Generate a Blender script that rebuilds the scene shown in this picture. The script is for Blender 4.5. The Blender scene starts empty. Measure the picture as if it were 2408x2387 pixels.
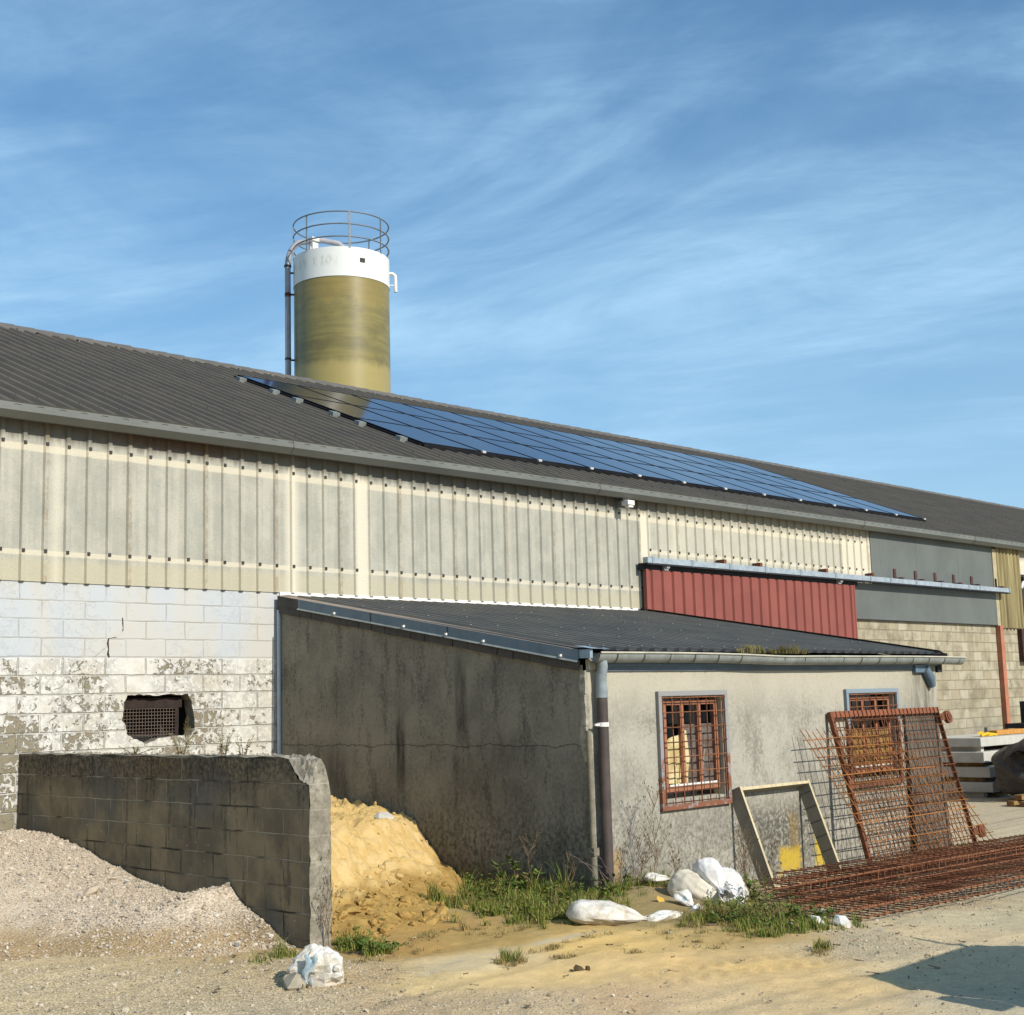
import bpy, math, random
import numpy as np
from mathutils import Vector, Matrix
from mathutils.geometry import tessellate_polygon
from mathutils import noise as MN
random.seed(7)
rng = np.random.default_rng(11)
SC = bpy.context.scene
COL = SC.collection
PI = math.pi
# ------------------------------------------------------------------ camera
YAW, PIT, ROL = .7946, .1407, -.0277
fw = Vector((math.sin(YAW)*math.cos(PIT), math.cos(YAW)*math.cos(PIT), math.sin(PIT)))
rt0 = Vector((math.cos(YAW), -math.sin(YAW), 0)); up0 = rt0.cross(fw)
rt = rt0*math.cos(ROL) + up0*math.sin(ROL); up = up0*math.cos(ROL) - rt0*math.sin(ROL)
cd = bpy.data.cameras.new("camera"); cam = bpy.data.objects.new("camera", cd); COL.objects.link(cam)
cd.sensor_fit = 'HORIZONTAL'; cd.sensor_width = 36; cd.lens = 3249.7/2408*36
cd.clip_start = .1; cd.clip_end = 3000
mw = Matrix((rt, up, -fw)).transposed().to_4x4(); cam.matrix_world = mw
SC.camera = cam
# ------------------------------------------------------------------ sky, sun, exposure
SUN_EL, SDX = math.radians(33), .012
sv = Vector((SDX*math.cos(SUN_EL), -math.cos(SUN_EL), math.sin(SUN_EL))).normalized()   # towards the sun
W = bpy.data.worlds.new("World"); SC.world = W; W.use_nodes = True
wn, wl = W.node_tree.nodes, W.node_tree.links
for n in list(wn): wn.remove(n)
SKY_STR = .105
def wnode(t, **k):
    n = wn.new(t)
    for a, b in k.items(): setattr(n, a, b)
    return n
def build_world():
    out = wnode('ShaderNodeOutputWorld'); bg = wnode('ShaderNodeBackground'); bg.inputs[1].default_value = SKY_STR
    sky = wnode('ShaderNodeTexSky', sky_type='NISHITA', sun_disc=False, sun_elevation=SUN_EL, sun_rotation=math.atan2(sv.x, sv.y),
                altitude=100, air_density=1.0, dust_density=.45, ozone_density=2.0)
    tc = wnode('ShaderNodeTexCoord'); sep = wnode('ShaderNodeSeparateXYZ'); wl.new(tc.outputs['Generated'], sep.inputs[0])
    def m(op, a, b=None):
        n = wnode('ShaderNodeMath', operation=op)
        for i, v in enumerate((a, b)):
            if v is None: continue
            if isinstance(v, (int, float)): n.inputs[i].default_value = v
            else: wl.new(v, n.inputs[i])
        return n.outputs[0]
    zz = m('ADD', m('MAXIMUM', sep.outputs[2], 0.0), .22)
    # plane of the cirrus: u across the view, v away from it
    c, s = math.cos(YAW), math.sin(YAW)
    u = m('DIVIDE', m('SUBTRACT', m('MULTIPLY', sep.outputs[0], c), m('MULTIPLY', sep.outputs[1], s)), zz)
    v = m('DIVIDE', m('ADD', m('MULTIPLY', sep.outputs[0], s), m('MULTIPLY', sep.outputs[1], c)), zz)
    def field(ru, su, sv_, off, detail, rough, dist):
        a = math.radians(ru)
        uu = m('ADD', m('MULTIPLY', u, math.cos(a)), m('MULTIPLY', v, math.sin(a)))
        vv = m('SUBTRACT', m('MULTIPLY', v, math.cos(a)), m('MULTIPLY', u, math.sin(a)))
        cb = wnode('ShaderNodeCombineXYZ'); wl.new(m('MULTIPLY', uu, su), cb.inputs[0]); wl.new(m('MULTIPLY', vv, sv_), cb.inputs[1]); cb.inputs[2].default_value = off
        n = wnode('ShaderNodeTexNoise', noise_dimensions='3D'); wl.new(cb.outputs[0], n.inputs['Vector'])
        n.inputs['Scale'].default_value = 1; n.inputs['Detail'].default_value = detail; n.inputs['Roughness'].default_value = rough; n.inputs['Distortion'].default_value = dist
        return n.outputs['Fac']
    def mr(x, a, b, c_=0., d=1.):
        n = wnode('ShaderNodeMapRange', interpolation_type='SMOOTHSTEP'); wl.new(x, n.inputs[0])
        for i, k in enumerate((a, b, c_, d)): n.inputs[i+1].default_value = k
        return n.outputs[0]
    f1 = field(-22, .85, 1.6, 5.3, 8, .58, 1.1)
    f2 = field(-13, 1.8, 4.6, 9.1, 10, .70, .8)
    f3 = field(10, .55, .8, 1.7, 3, .5, .2)
    a = m('MULTIPLY', mr(f1, .40, .72), m('ADD', .42, m('MULTIPLY', mr(f2, .30, .74), .55)))
    b = m('MULTIPLY', mr(f3, .36, .68), m('ADD', .14, m('MULTIPLY', mr(f2, .32, .70), .16)))
    cl = m('MINIMUM', m('ADD', m('MULTIPLY', a, .86), b), .8)
    cl = m('ADD', m('MULTIPLY', cl, .88), m('ADD', .10, m('MULTIPLY', mr(sep.outputs[2], .46, .05), .36)))
    mx = wnode('ShaderNodeMix', data_type='RGBA'); wl.new(cl, mx.inputs[0]); wl.new(sky.outputs[0], mx.inputs[6]); mx.inputs[7].default_value = (4.3, 5.9, 7.5, 1)
    hs = wnode('ShaderNodeHueSaturation'); hs.inputs['Saturation'].default_value = 1.3; hs.inputs['Value'].default_value = 1.2; hs.inputs['Hue'].default_value = .498; wl.new(mx.outputs[2], hs.inputs['Color'])
    wl.new(hs.outputs[0], bg.inputs[0]); wl.new(bg.outputs[0], out.inputs[0])
build_world()
sd = bpy.data.lights.new("sun", 'SUN'); sun = bpy.data.objects.new("sun", sd); COL.objects.link(sun)
sd.energy = 5.0; sd.angle = math.radians(.5); sd.color = (1, .945, .85)
sun.rotation_euler = (-sv).to_track_quat('-Z', 'Y').to_euler(); sun.location = (0, -20, 20)
SC.view_settings.view_transform = 'Standard'; SC.view_settings.look = 'None'; SC.view_settings.gamma = 1
SC.view_settings.exposure = .03
SC.render.engine = 'CYCLES'; SC.cycles.use_denoising = True

# ------------------------------------------------------------------ noise in numpy
def _h(ix, iy, seed):
    n = (ix*374761393 + iy*668265263 + seed*1274126177) & 0xffffffff
    n = ((n ^ (n >> 13))*1274126177) & 0xffffffff
    return ((n ^ (n >> 16)) & 0xffff)/65535.
def vn(x, y, seed=0):
    x = np.asarray(x, float); y = np.asarray(y, float)
    ix, iy = np.floor(x).astype(np.int64), np.floor(y).astype(np.int64); fx, fy = x-ix, y-iy
    fx = fx*fx*(3-2*fx); fy = fy*fy*(3-2*fy)
    a, b, c, d = _h(ix, iy, seed), _h(ix+1, iy, seed), _h(ix, iy+1, seed), _h(ix+1, iy+1, seed)
    return (a+(b-a)*fx)*(1-fy) + (c+(d-c)*fx)*fy
def fbm(x, y, sc, oct=4, seed=0, g=.5):
    s = 0; a = 1; t = 0
    for o in range(oct):
        s = s + a*(vn(np.asarray(x)*sc, np.asarray(y)*sc, seed+o*17)-.5); t += a; a *= g; sc *= 2.03
    return s/t*2
def sstep(a, b, x):
    t = np.clip((np.asarray(x, float)-a)/(b-a), 0, 1); return t*t*(3-2*t)

# ------------------------------------------------------------------ mesh helpers
class MB:
    def __init__(s): s.v = []; s.f = []; s.m = []; s.sm = []
    def add(s, vs, fs, mi=0, smooth=False):
        o = len(s.v); s.v += [tuple(p) for p in vs]
        for f in fs: s.f.append([i+o for i in f]); s.m.append(mi); s.sm.append(smooth)
    def box(s, a, b, mi=0):
        x0, y0, z0 = a; x1, y1, z1 = b
        s.add([(x0,y0,z0),(x1,y0,z0),(x1,y1,z0),(x0,y1,z0),(x0,y0,z1),(x1,y0,z1),(x1,y1,z1),(x0,y1,z1)],
              [(0,3,2,1),(4,5,6,7),(0,1,5,4),(1,2,6,5),(2,3,7,6),(3,0,4,7)], mi)
    def bar(s, p, q, w, h, upv=(0,0,1), mi=0):                    # rectangular bar from p to q
        p, q = Vector(p), Vector(q); d = (q-p).normalized(); u = Vector(upv); r = d.cross(u).normalized(); u = r.cross(d)
        vs = [c + r*a*w/2 + u*b*h/2 for c in (p, q) for a, b in ((-1,-1),(1,-1),(1,1),(-1,1))]
        s.add(vs, [(0,3,2,1),(4,5,6,7),(0,1,5,4),(1,2,6,5),(2,3,7,6),(3,0,4,7)], mi)
    def tube(s, pts, r, n=6, mi=0, closed=False, cap=True):
        pts = [Vector(p) for p in pts]; N = len(pts)
        rr = r if isinstance(r, (list, tuple)) else [r]*N
        t0 = (pts[1]-pts[0]).normalized(); ref = Vector((0,0,1)) if abs(t0.z) < .9 else Vector((1,0,0))
        u = t0.cross(ref).normalized(); o = len(s.v); rings = []
        for i, p in enumerate(pts):
            if closed: t = (pts[(i+1) % N]-pts[i-1]).normalized()
            else: t = (pts[min(i+1,N-1)]-pts[max(i-1,0)]).normalized()
            u = (u - t*u.dot(t)).normalized(); w = t.cross(u)
            rings.append([p + (u*math.cos(a)+w*math.sin(a))*rr[i] for a in [2*PI*k/n for k in range(n)]])
        vs = [v for R in rings for v in R]; fs = []
        for i in range(N if closed else N-1):
            j = (i+1) % N
            for k in range(n): fs.append((i*n+k, i*n+(k+1)%n, j*n+(k+1)%n, j*n+k))
        s.add(vs, fs, mi, n > 4)
        if cap and not closed: s.add(rings[0][::-1], [tuple(range(n))], mi); s.add(rings[-1], [tuple(range(n))], mi)
    def sweep(s, prof, a, b, mi=0, smooth=False, caps=False, closed=False):   # 2-D profile offset vectors swept from point a to b
        a, b = Vector(a), Vector(b); n = len(prof); P = [Vector(p) for p in prof]
        vs = [a+p for p in P] + [b+p for p in P]
        fs = [(i, (i+1) % n, n+(i+1) % n, n+i) for i in range(n if closed else n-1)]
        s.add(vs, fs, mi, smooth)
        if caps: s.add([a+p for p in P], [tuple(range(n))], mi); s.add([b+p for p in P], [tuple(range(n))[::-1]], mi)
    def grid(s, P, mi=0, smooth=True, mask=None):                 # P (n,m,3)
        n, m = P.shape[:2]; vs = P.reshape(-1, 3); fs = []
        for i in range(n-1):
            for j in range(m-1):
                if mask is None or mask[i, j]: fs.append((i*m+j, i*m+j+1, (i+1)*m+j+1, (i+1)*m+j))
        s.add(vs, fs, mi, smooth)
def npmesh(name, V, F, smooth=True, attr=None):                   # V (n,3), F (k,3|4) as numpy
    me = bpy.data.meshes.new(name); V = np.asarray(V, np.float32); F = np.asarray(F, np.int32); k = F.shape[1]
    me.vertices.add(len(V)); me.vertices.foreach_set('co', V.ravel())
    me.loops.add(F.size); me.loops.foreach_set('vertex_index', F.ravel())
    me.polygons.add(len(F)); me.polygons.foreach_set('loop_start', np.arange(0, F.size, k, dtype=np.int32))
    me.polygons.foreach_set('loop_total', np.full(len(F), k, np.int32))
    me.polygons.foreach_set('use_smooth', np.full(len(F), smooth))
    if attr is not None:
        ca = me.color_attributes.new('tone', 'FLOAT_COLOR', 'POINT'); ca.data.foreach_set('color', np.asarray(attr, np.float32).ravel())
    me.update(calc_edges=True); me.validate(); return me
ORG = {}
def root(name, loc, label, cat, group=None):
    o = bpy.data.objects.new(name, None); COL.objects.link(o); o.location = loc; ORG[o.name] = Vector(loc)
    o.empty_display_size = .1
    tag(o, label, cat, group); return o
def tag(o, label, cat, group=None, kind=None):
    o['label'] = label; o['category'] = cat
    if group: o['group'] = group
    if kind: o['kind'] = kind
    return o
def obj(name, mb, mats, parent=None, label=None, loc=None, bevel=0):
    """one mesh object; vertices in mb are world coordinates"""
    org = ORG[parent.name] if parent else Vector(loc or (0,0,0))
    if not isinstance(mats, (list, tuple)): mats = [mats]
    if isinstance(mb, MB):
        me = bpy.data.meshes.new(name)
        me.from_pydata([(x-org.x, y-org.y, z-org.z) for x, y, z in mb.v], [], mb.f)
        me.polygons.foreach_set('material_index', mb.m); me.polygons.foreach_set('use_smooth', mb.sm); me.update(); me.validate()
    else:
        me = mb
        co = np.empty(len(me.vertices)*3, np.float32); me.vertices.foreach_get('co', co); co = co.reshape(-1,3)-np.array(org, np.float32); me.vertices.foreach_set('co', co.ravel()); me.update()
    for m in mats: me.materials.append(m)
    o = bpy.data.objects.new(name, me); COL.objects.link(o)
    if parent: o.parent = parent
    else: o.location = org
    ORG[o.name] = org
    if label: o['label'] = label
    if bevel:
        b = o.modifiers.new('bevel', 'BEVEL'); b.width = bevel; b.segments = 2; b.limit_method = 'ANGLE'
    return o
def struct(o): o['kind'] = 'structure'; return o
def copy_tree(o, parent=None):
    c = o.copy(); COL.objects.link(c); ORG[c.name] = ORG[o.name]
    if parent: c.parent = parent
    for ch in list(o.children): copy_tree(ch, c)
    return c
def poly_wall(outer, holes, to3, depth, nrm, mi=0, mr=None):
    """flat wall with holes (2-D points), reveals of the given depth behind it"""
    mb = MB(); loops = [outer]+holes
    pts = [p for l in loops for p in l]
    tri = tessellate_polygon([[Vector((p[0], p[1], 0)) for p in l] for l in loops])
    V = [to3(*p) for p in pts]; nrm = Vector(nrm)
    for t in tri:
        a, b, c = (Vector(V[i]) for i in t)
        f = tuple(t) if (b-a).cross(c-a).dot(nrm) > 0 else tuple(t)[::-1]
        mb.add([V[i] for i in f], [(0,1,2)], mi)
    for h in holes:
        n = len(h)
        for i in range(n):
            a, b = Vector(to3(*h[i])), Vector(to3(*h[(i+1) % n])); q = [a, b, b-nrm*depth, a-nrm*depth]
            mb.add(q, [(0,1,2,3)], mr if mr is not None else mi)
    return mb
def rect(x0, z0, x1, z1): return [(x0,z0),(x1,z0),(x1,z1),(x0,z1)]

# ------------------------------------------------------------------ material helpers
class NT:
    def __init__(s, name):
        s.mat = bpy.data.materials.new(name); s.mat.use_nodes = True; s.t = s.mat.node_tree; s.b = s.t.nodes['Principled BSDF']
        s._p = None
    def n(s, t, **k):
        x = s.t.nodes.new(t)
        for a, b in k.items(): setattr(x, a, b)
        return x
    def set(s, sock, v):
        if v is None: return
        if isinstance(v, bpy.types.NodeSocket): s.t.links.new(v, sock)
        elif isinstance(v, (tuple, list)) and len(v) == 3 and sock.type == 'RGBA': sock.default_value = (*v, 1)
        else: sock.default_value = v
    @property
    def pos(s):
        if s._p is None: s._p = s.n('ShaderNodeNewGeometry').outputs['Position']
        return s._p
    def island(s): return s.n('ShaderNodeNewGeometry').outputs['Random Per Island']
    def sep(s, v=None):
        x = s.n('ShaderNodeSeparateXYZ'); s.set(x.inputs[0], v or s.pos); return x.outputs
    def comb(s, x=0., y=0., z=0.):
        c = s.n('ShaderNodeCombineXYZ')
        for i, v in enumerate((x, y, z)): s.set(c.inputs[i], v)
        return c.outputs[0]
    def m(s, op, a, b=None, c=None, clamp=False):
        x = s.n('ShaderNodeMath', operation=op, use_clamp=clamp)
        for i, v in enumerate((a, b, c)): s.set(x.inputs[i], v)
        return x.outputs[0]
    def vscale(s, sx, sy, sz, off=(0,0,0), v=None):
        x = s.n('ShaderNodeMapping'); s.set(x.inputs[0], v or s.pos); x.inputs['Scale'].default_value = (sx, sy, sz); x.inputs['Location'].default_value = off
        return x.outputs[0]
    def noise(s, scale, detail=5, rough=.55, v=None, dist=0., color=False):
        x = s.n('ShaderNodeTexNoise'); s.set(x.inputs['Vector'], v or s.pos)
        for k, q in (('Scale', scale), ('Detail', detail), ('Roughness', rough), ('Distortion', dist)): x.inputs[k].default_value = q
        return x.outputs['Color' if color else 'Fac']
    def vor(s, scale, v=None, feat='F1', out='Distance'):
        x = s.n('ShaderNodeTexVoronoi', feature=feat); s.set(x.inputs['Vector'], v or s.pos); x.inputs['Scale'].default_value = scale; return x.outputs[out]
    def mr(s, x, a, b, c=0., d=1., smooth=True):
        n = s.n('ShaderNodeMapRange', interpolation_type='SMOOTHSTEP' if smooth else 'LINEAR'); s.set(n.inputs[0], x)
        for i, k in enumerate((a, b, c, d)): n.inputs[i+1].default_value = k
        return n.outputs[0]
    def ramp(s, f, stops, mode='LINEAR'):
        n = s.n('ShaderNodeValToRGB'); n.color_ramp.interpolation = mode; e = n.color_ramp.elements
        while len(e) < len(stops): e.new(.5)
        for i, (p, c) in enumerate(stops): e[i].position = p; e[i].color = (*c, 1) if len(c) == 3 else c
        s.set(n.inputs[0], f); return n.outputs[0]
    def mix(s, f, a, b, mode='MIX'):
        n = s.n('ShaderNodeMix', data_type='RGBA', blend_type=mode); s.set(n.inputs[0], f); s.set(n.inputs[6], a); s.set(n.inputs[7], b); return n.outputs[2]
    def mul(s, c, k):                                              # colour times a scalar socket
        return s.mix(1., c, s.comb3(k), 'MULTIPLY')
    def comb3(s, k):
        c = s.n('ShaderNodeCombineColor')
        for i in range(3): s.set(c.inputs[i], k)
        return c.outputs[0]
    def brick(s, v, w, h, mortar, smooth=.2, off=.5, sq=1):
        x = s.n('ShaderNodeTexBrick', offset=off, offset_frequency=2, squash=sq)
        s.set(x.inputs['Vector'], v)
        for k, q in (('Scale', 1.), ('Mortar Size', mortar), ('Mortar Smooth', smooth), ('Bias', 0.), ('Brick Width', w), ('Row Height', h)): x.inputs[k].default_value = q
        x.inputs['Color1'].default_value = (0,0,0,1); x.inputs['Color2'].default_value = (1,1,1,1); x.inputs['Mortar'].default_value = (.5,.5,.5,1)
        return x.outputs['Color'], x.outputs['Fac']
    def bump(s, h, strength=.5, dist=.02, nrm=None):
        n = s.n('ShaderNodeBump'); s.set(n.inputs['Height'], h); n.inputs['Strength'].default_value = strength; n.inputs['Distance'].default_value = dist
        if nrm: s.set(n.inputs['Normal'], nrm)
        return n.outputs[0]
    def out(s, col, rough=.85, metal=0., nrm=None, spec=.3):
        s.set(s.b.inputs['Base Color'], col); s.set(s.b.inputs['Roughness'], rough); s.set(s.b.inputs['Metallic'], metal)
        s.b.inputs['Specular IOR Level'].default_value = spec
        if nrm: s.set(s.b.inputs['Normal'], nrm)
        return s.mat
def weathered(name, c1, c2, scale=6, rough=.7, metal=0., bump=.15, streak=0., dirt=(.05,.045,.04), spec=.3, detail=6):
    t = NT(name); f = t.noise(scale, detail, .6)
    col = t.mix(t.mr(f, .32, .68), c1, c2)
    if streak:
        g = t.noise(1, 5, .6, t.vscale(14, 14, 1.1)); col = t.mix(t.m('MULTIPLY', t.mr(g, .5, .75), streak), col, dirt)
    return t.out(col, rough, metal, t.bump(t.noise(scale*9, 4, .6), bump, .004), spec)
M = {}
def mats():
    # --- white painted block wall of the hall, flaking in its lower half
    t = NT('painted_block'); x, y, z = t.sep()[:3]
    wob = t.noise(5, 3, .6, color=True); wx = t.m('MULTIPLY', t.m('SUBTRACT', t.sep(wob)[0], .5), .03); wz = t.m('MULTIPLY', t.m('SUBTRACT', t.sep(wob)[1], .5), .022)
    v = t.comb(t.m('ADD', t.m('ADD', x, .05), wx), t.m('ADD', t.m('SUBTRACT', z, .0231), wz), 0)
    tint, mor = t.brick(v, .5, .2, .006, .3); tint = t.sep(tint)[0]
    tintb, morb = t.brick(v, .5, .2, .012, .6)
    upper = t.mr(t.m('ADD', z, t.m('MULTIPLY', t.noise(7, 3), .03)), .605, .635)
    lo = t.noise(1.1, 4, .6); fine = t.noise(13, 10, .72, dist=.6); sp = t.noise(38, 6, .7)
    blu = t.mix(t.mr(t.noise(1, 4, .5, t.vscale(2.2, 1, .5)), .4, .62), (.475,.463,.425), (.44,.462,.475))
    blu = t.mix(t.m('MULTIPLY', t.mr(t.noise(3, 6, .65), .55, .8), .4), blu, (.46,.38,.26))
    blu = t.mix(t.m('MULTIPLY', mor, t.mr(t.noise(2.1, 4, .7), .35, .6, .15, .8)), blu, (.27,.24,.19))
    pe = t.m('ADD', t.m('ADD', t.m('MULTIPLY', fine, .9), t.m('MULTIPLY', t.m('SUBTRACT', tint, .5), .13)), t.m('ADD', t.m('MULTIPLY', t.m('SUBTRACT', lo, .5), .62), t.m('MULTIPLY', t.m('SUBTRACT', sp, .5), .22)))
    pe = t.m('SUBTRACT', pe, t.m('MULTIPLY', morb, .10))
    pe = t.m('ADD', pe, t.m('ADD', t.m('MULTIPLY', t.mr(x, 8.2, 6.6), .04), t.m('MULTIPLY', t.m('MULTIPLY', t.mr(x, 7.5, 6.8), t.mr(z, .35, -.15)), .11)))
    bare = t.mr(pe, .525, .575)
    grey = t.m('MULTIPLY', t.mr(t.noise(17, 9, .75, dist=.5), .44, .53), t.mr(lo, .34, .52))
    wht = t.mix(t.m('MULTIPLY', grey, .62), (.60,.585,.535), (.30,.292,.262))
    wht = t.mix(t.m('MULTIPLY', t.mr(t.noise(2.3, 5, .65), .45, .7), .7), wht, (.47,.42,.33)); wht = t.mix(t.m('MULTIPLY', morb, t.mr(t.noise(4, 5, .7), .4, .6, .15, .65)), wht, (.30,.275,.22))
    brn = t.mix(t.noise(9, 5, .6), (.17,.148,.10), (.29,.25,.175))
    low = t.mix(bare, wht, brn)
    col = t.mix(upper, low, blu)
    h = t.m('SUBTRACT', t.m('MULTIPLY', t.m('SUBTRACT', 1., bare), .35), t.m('MULTIPLY', morb, .8)); h = t.m('ADD', h, t.m('MULTIPLY', sp, .25))
    h = t.m('MULTIPLY', h, t.mr(upper, 0, 1, 1, .22))
    M['painted'] = t.out(col, .9, 0, t.bump(h, 1., .018), .15)
    # --- bare blocks, right end of the hall
    t = NT('bare_block'); x, y, z = t.sep()[:3]
    wob = t.noise(4, 3, .6, color=True); wx = t.m('MULTIPLY', t.m('SUBTRACT', t.sep(wob)[0], .5), .05); wz = t.m('MULTIPLY', t.m('SUBTRACT', t.sep(wob)[1], .5), .03)
    v = t.comb(t.m('ADD', x, wx), t.m('ADD', t.m('SUBTRACT', z, .0231), wz), 0)
    tint, mor = t.brick(v, .37, .2, .011, .35); tint = t.sep(tint)[0]
    col = t.mix(tint, (.32,.275,.185), (.42,.375,.28)); col = t.mix(t.mr(t.noise(3, 6, .65), .42, .7), col, (.22,.19,.13))
    col = t.mix(t.m('MULTIPLY', t.mr(t.noise(30, 5, .7), .55, .75), .5), col, (.14,.12,.09))
    col = t.mix(t.m('MULTIPLY', mor, .6), col, (.20,.165,.11))
    low = t.m('MULTIPLY', t.mr(z, .1, -1.2), t.mr(t.noise(1.5, 4), .35, .6)); col = t.mix(t.m('MULTIPLY', low, .55), col, (.27,.25,.2))
    M['bare'] = t.out(col, .95, 0, t.bump(t.m('SUBTRACT', t.m('MULTIPLY', t.noise(60, 5, .7), .4), mor), .8, .014), .1)
    # --- yard wall: old blocks, dark with lichen under the coping
    t = NT('old_block'); x, y, z = t.sep()[:3]
    hor = t.m('ADD', x, y)
    wob = t.noise(4, 3, .6, color=True); wx = t.m('MULTIPLY', t.m('SUBTRACT', t.sep(wob)[0], .5), .04); wz = t.m('MULTIPLY', t.m('SUBTRACT', t.sep(wob)[1], .5), .025)
    v = t.comb(t.m('ADD', hor, wx), t.m('ADD', t.m('ADD', z, .3858+4), wz), 0)
    tint, mor = t.brick(v, .5, .2, .008, .35); tint = t.sep(tint)[0]
    nz = t.noise(2.2, 6, .65); g = t.noise(22, 6, .7); st = t.noise(1, 5, .65, t.vscale(9, 9, .9))
    col = t.mix(t.mr(nz, .35, .65), (.275,.218,.135), (.14,.116,.08)); col = t.mix(t.m('MULTIPLY', tint, .3), col, (.20,.165,.11))
    col = t.mix(t.m('MULTIPLY', t.mr(t.noise(1.2, 3), .48, .62), .55), col, (.105,.108,.10))
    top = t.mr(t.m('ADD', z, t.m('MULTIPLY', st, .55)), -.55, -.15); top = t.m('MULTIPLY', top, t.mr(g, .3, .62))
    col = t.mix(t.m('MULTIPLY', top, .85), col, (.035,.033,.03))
    col = t.mix(t.m('MULTIPLY', t.mr(t.m('ADD', st, t.m('MULTIPLY', g, .3)), .72, .83), .55), col, (.04,.038,.034))
    ly = t.m('MULTIPLY', t.mr(t.m('ABSOLUTE', t.m('SUBTRACT', y, 11.0)), 1.3, .2), t.m('MULTIPLY', t.mr(z, -.72, -.42), t.mr(t.noise(30, 4, .7), .52, .62)))
    col = t.mix(t.m('MULTIPLY', ly, .7), col, (.22,.13,.03))
    sc = t.m('MULTIPLY', t.mr(t.noise(1, 4, .6, t.vscale(30, 30, 1.5, (3,1,0))), .68, .74), .55); col = t.mix(t.m('MULTIPLY', sc, t.mr(z, -1.3, -.5)), col, (.42,.38,.3))
    mcol = t.mix(t.mr(t.noise(1.6, 3), .42, .58), (.04,.036,.03), (.32,.28,.205)); col = t.mix(t.m('MULTIPLY', mor, t.mr(t.noise(3.1, 5, .7), .35, .6, .45, .95)), col, mcol)
    spk = t.mr(t.vor(9, feat='F1'), .075, .05); col = t.mix(t.m('MULTIPLY', spk, .6), col, (.55,.52,.46))
    M['oldblock'] = t.out(col, .95, 0, t.bump(t.m('SUBTRACT', t.m('MULTIPLY', g, .5), mor), .9, .012), .1)
    t = NT('broken_concrete'); nz = t.noise(16, 7, .7)
    col = t.ramp(nz, [(.3,(.12,.108,.085)),(.5,(.25,.225,.172)),(.74,(.40,.365,.285))])
    hz = t.sep()[2]; md = t.mr(t.m('FRACT', t.m('MULTIPLY', t.m('ADD', hz, 4.3858), 5.)), .93, 1.0); col = t.mix(t.m('MULTIPLY', md, .5), col, (.45,.41,.33))
    col = t.mix(t.m('MULTIPLY', t.mr(t.noise(4, 4), .5, .65), .55), col, (.17,.15,.12))
    M['broken'] = t.out(col, .95, 0, t.bump(t.noise(45, 6, .7), .8, .012), .1)
    # --- shed render
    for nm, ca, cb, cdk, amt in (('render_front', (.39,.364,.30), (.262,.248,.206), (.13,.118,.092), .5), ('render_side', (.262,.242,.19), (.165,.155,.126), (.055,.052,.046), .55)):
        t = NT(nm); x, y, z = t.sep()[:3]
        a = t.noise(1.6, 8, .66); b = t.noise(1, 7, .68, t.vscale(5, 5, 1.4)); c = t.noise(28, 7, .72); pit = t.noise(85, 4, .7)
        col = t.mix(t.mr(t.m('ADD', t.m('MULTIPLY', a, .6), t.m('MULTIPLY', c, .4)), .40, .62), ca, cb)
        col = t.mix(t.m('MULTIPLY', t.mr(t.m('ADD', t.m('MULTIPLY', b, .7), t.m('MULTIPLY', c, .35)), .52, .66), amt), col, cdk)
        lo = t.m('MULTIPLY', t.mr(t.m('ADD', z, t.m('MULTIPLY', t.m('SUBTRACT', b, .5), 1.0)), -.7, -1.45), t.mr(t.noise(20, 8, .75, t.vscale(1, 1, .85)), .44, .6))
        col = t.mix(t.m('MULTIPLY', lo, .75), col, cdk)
        if nm == 'render_front':
            hi = t.m('MULTIPLY', t.mr(t.m('ADD', z, t.m('MULTIPLY', b, .35)), -.1, .35), .7); col = t.mix(hi, col, (.45,.41,.32))
            dr = t.m('MULTIPLY', t.mr(x, 15.9, 16.6), t.mr(t.noise(1, 6, .7, t.vscale(7, 7, 1.0)), .36, .60)); col = t.mix(t.m('MULTIPLY', dr, .8), col, (.12,.11,.085))
            fl = t.m('MULTIPLY', t.m('MULTIPLY', t.mr(t.m('ABSOLUTE', t.m('SUBTRACT', x, 13.1)), 1.0, .35), t.mr(t.m('ABSOLUTE', t.m('ADD', z, 1.55)), .5, .15)), t.mr(t.noise(20, 7, .75), .45, .53))
            col = t.mix(fl, col, (.10,.095,.075))
            # yellow paint left on the wall
            wv = t.m('ADD', t.m('MULTIPLY', t.m('SUBTRACT', t.noise(9, 7, .75), .5), .34), t.m('MULTIPLY', t.m('SUBTRACT', t.noise(40, 5, .75), .5), .10))
            def blob(cx, cz, rx, rz):
                p = t.m('MAXIMUM', t.m('SUBTRACT', t.m('ABSOLUTE', t.m('SUBTRACT', x, cx)), rx), t.m('SUBTRACT', t.m('ABSOLUTE', t.m('SUBTRACT', z, cz)), rz))
                return t.m('MULTIPLY', t.mr(t.m('ADD', p, wv), .04, -.05), t.mr(t.noise(23, 5, .7), .3, .5, .55, 1.))
            col = t.mix(t.m('MULTIPLY', blob(13.33, -1.80, .21, .14), .9), col, (.50,.34,.035))
            col = t.mix(t.m('MULTIPLY', blob(13.93, -1.70, .09, .24), .85), col, (.52,.36,.02))
            col = t.mix(t.m('MULTIPLY', blob(13.42, -1.50, .10, .2), .5), col, (.24,.15,.04))
            col = t.mix(t.m('MULTIPLY', blob(10.35, -1.65, .10, .22), .6), col, (.40,.25,.07))
            wf = t.m('MULTIPLY', t.mr(t.noise(1, 6, .7, t.vscale(8, 8, 3)), .66, .72), t.mr(z, -.9, -1.3)); col = t.mix(t.m('MULTIPLY', wf, .8), col, (.60,.57,.5))
        else:
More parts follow.
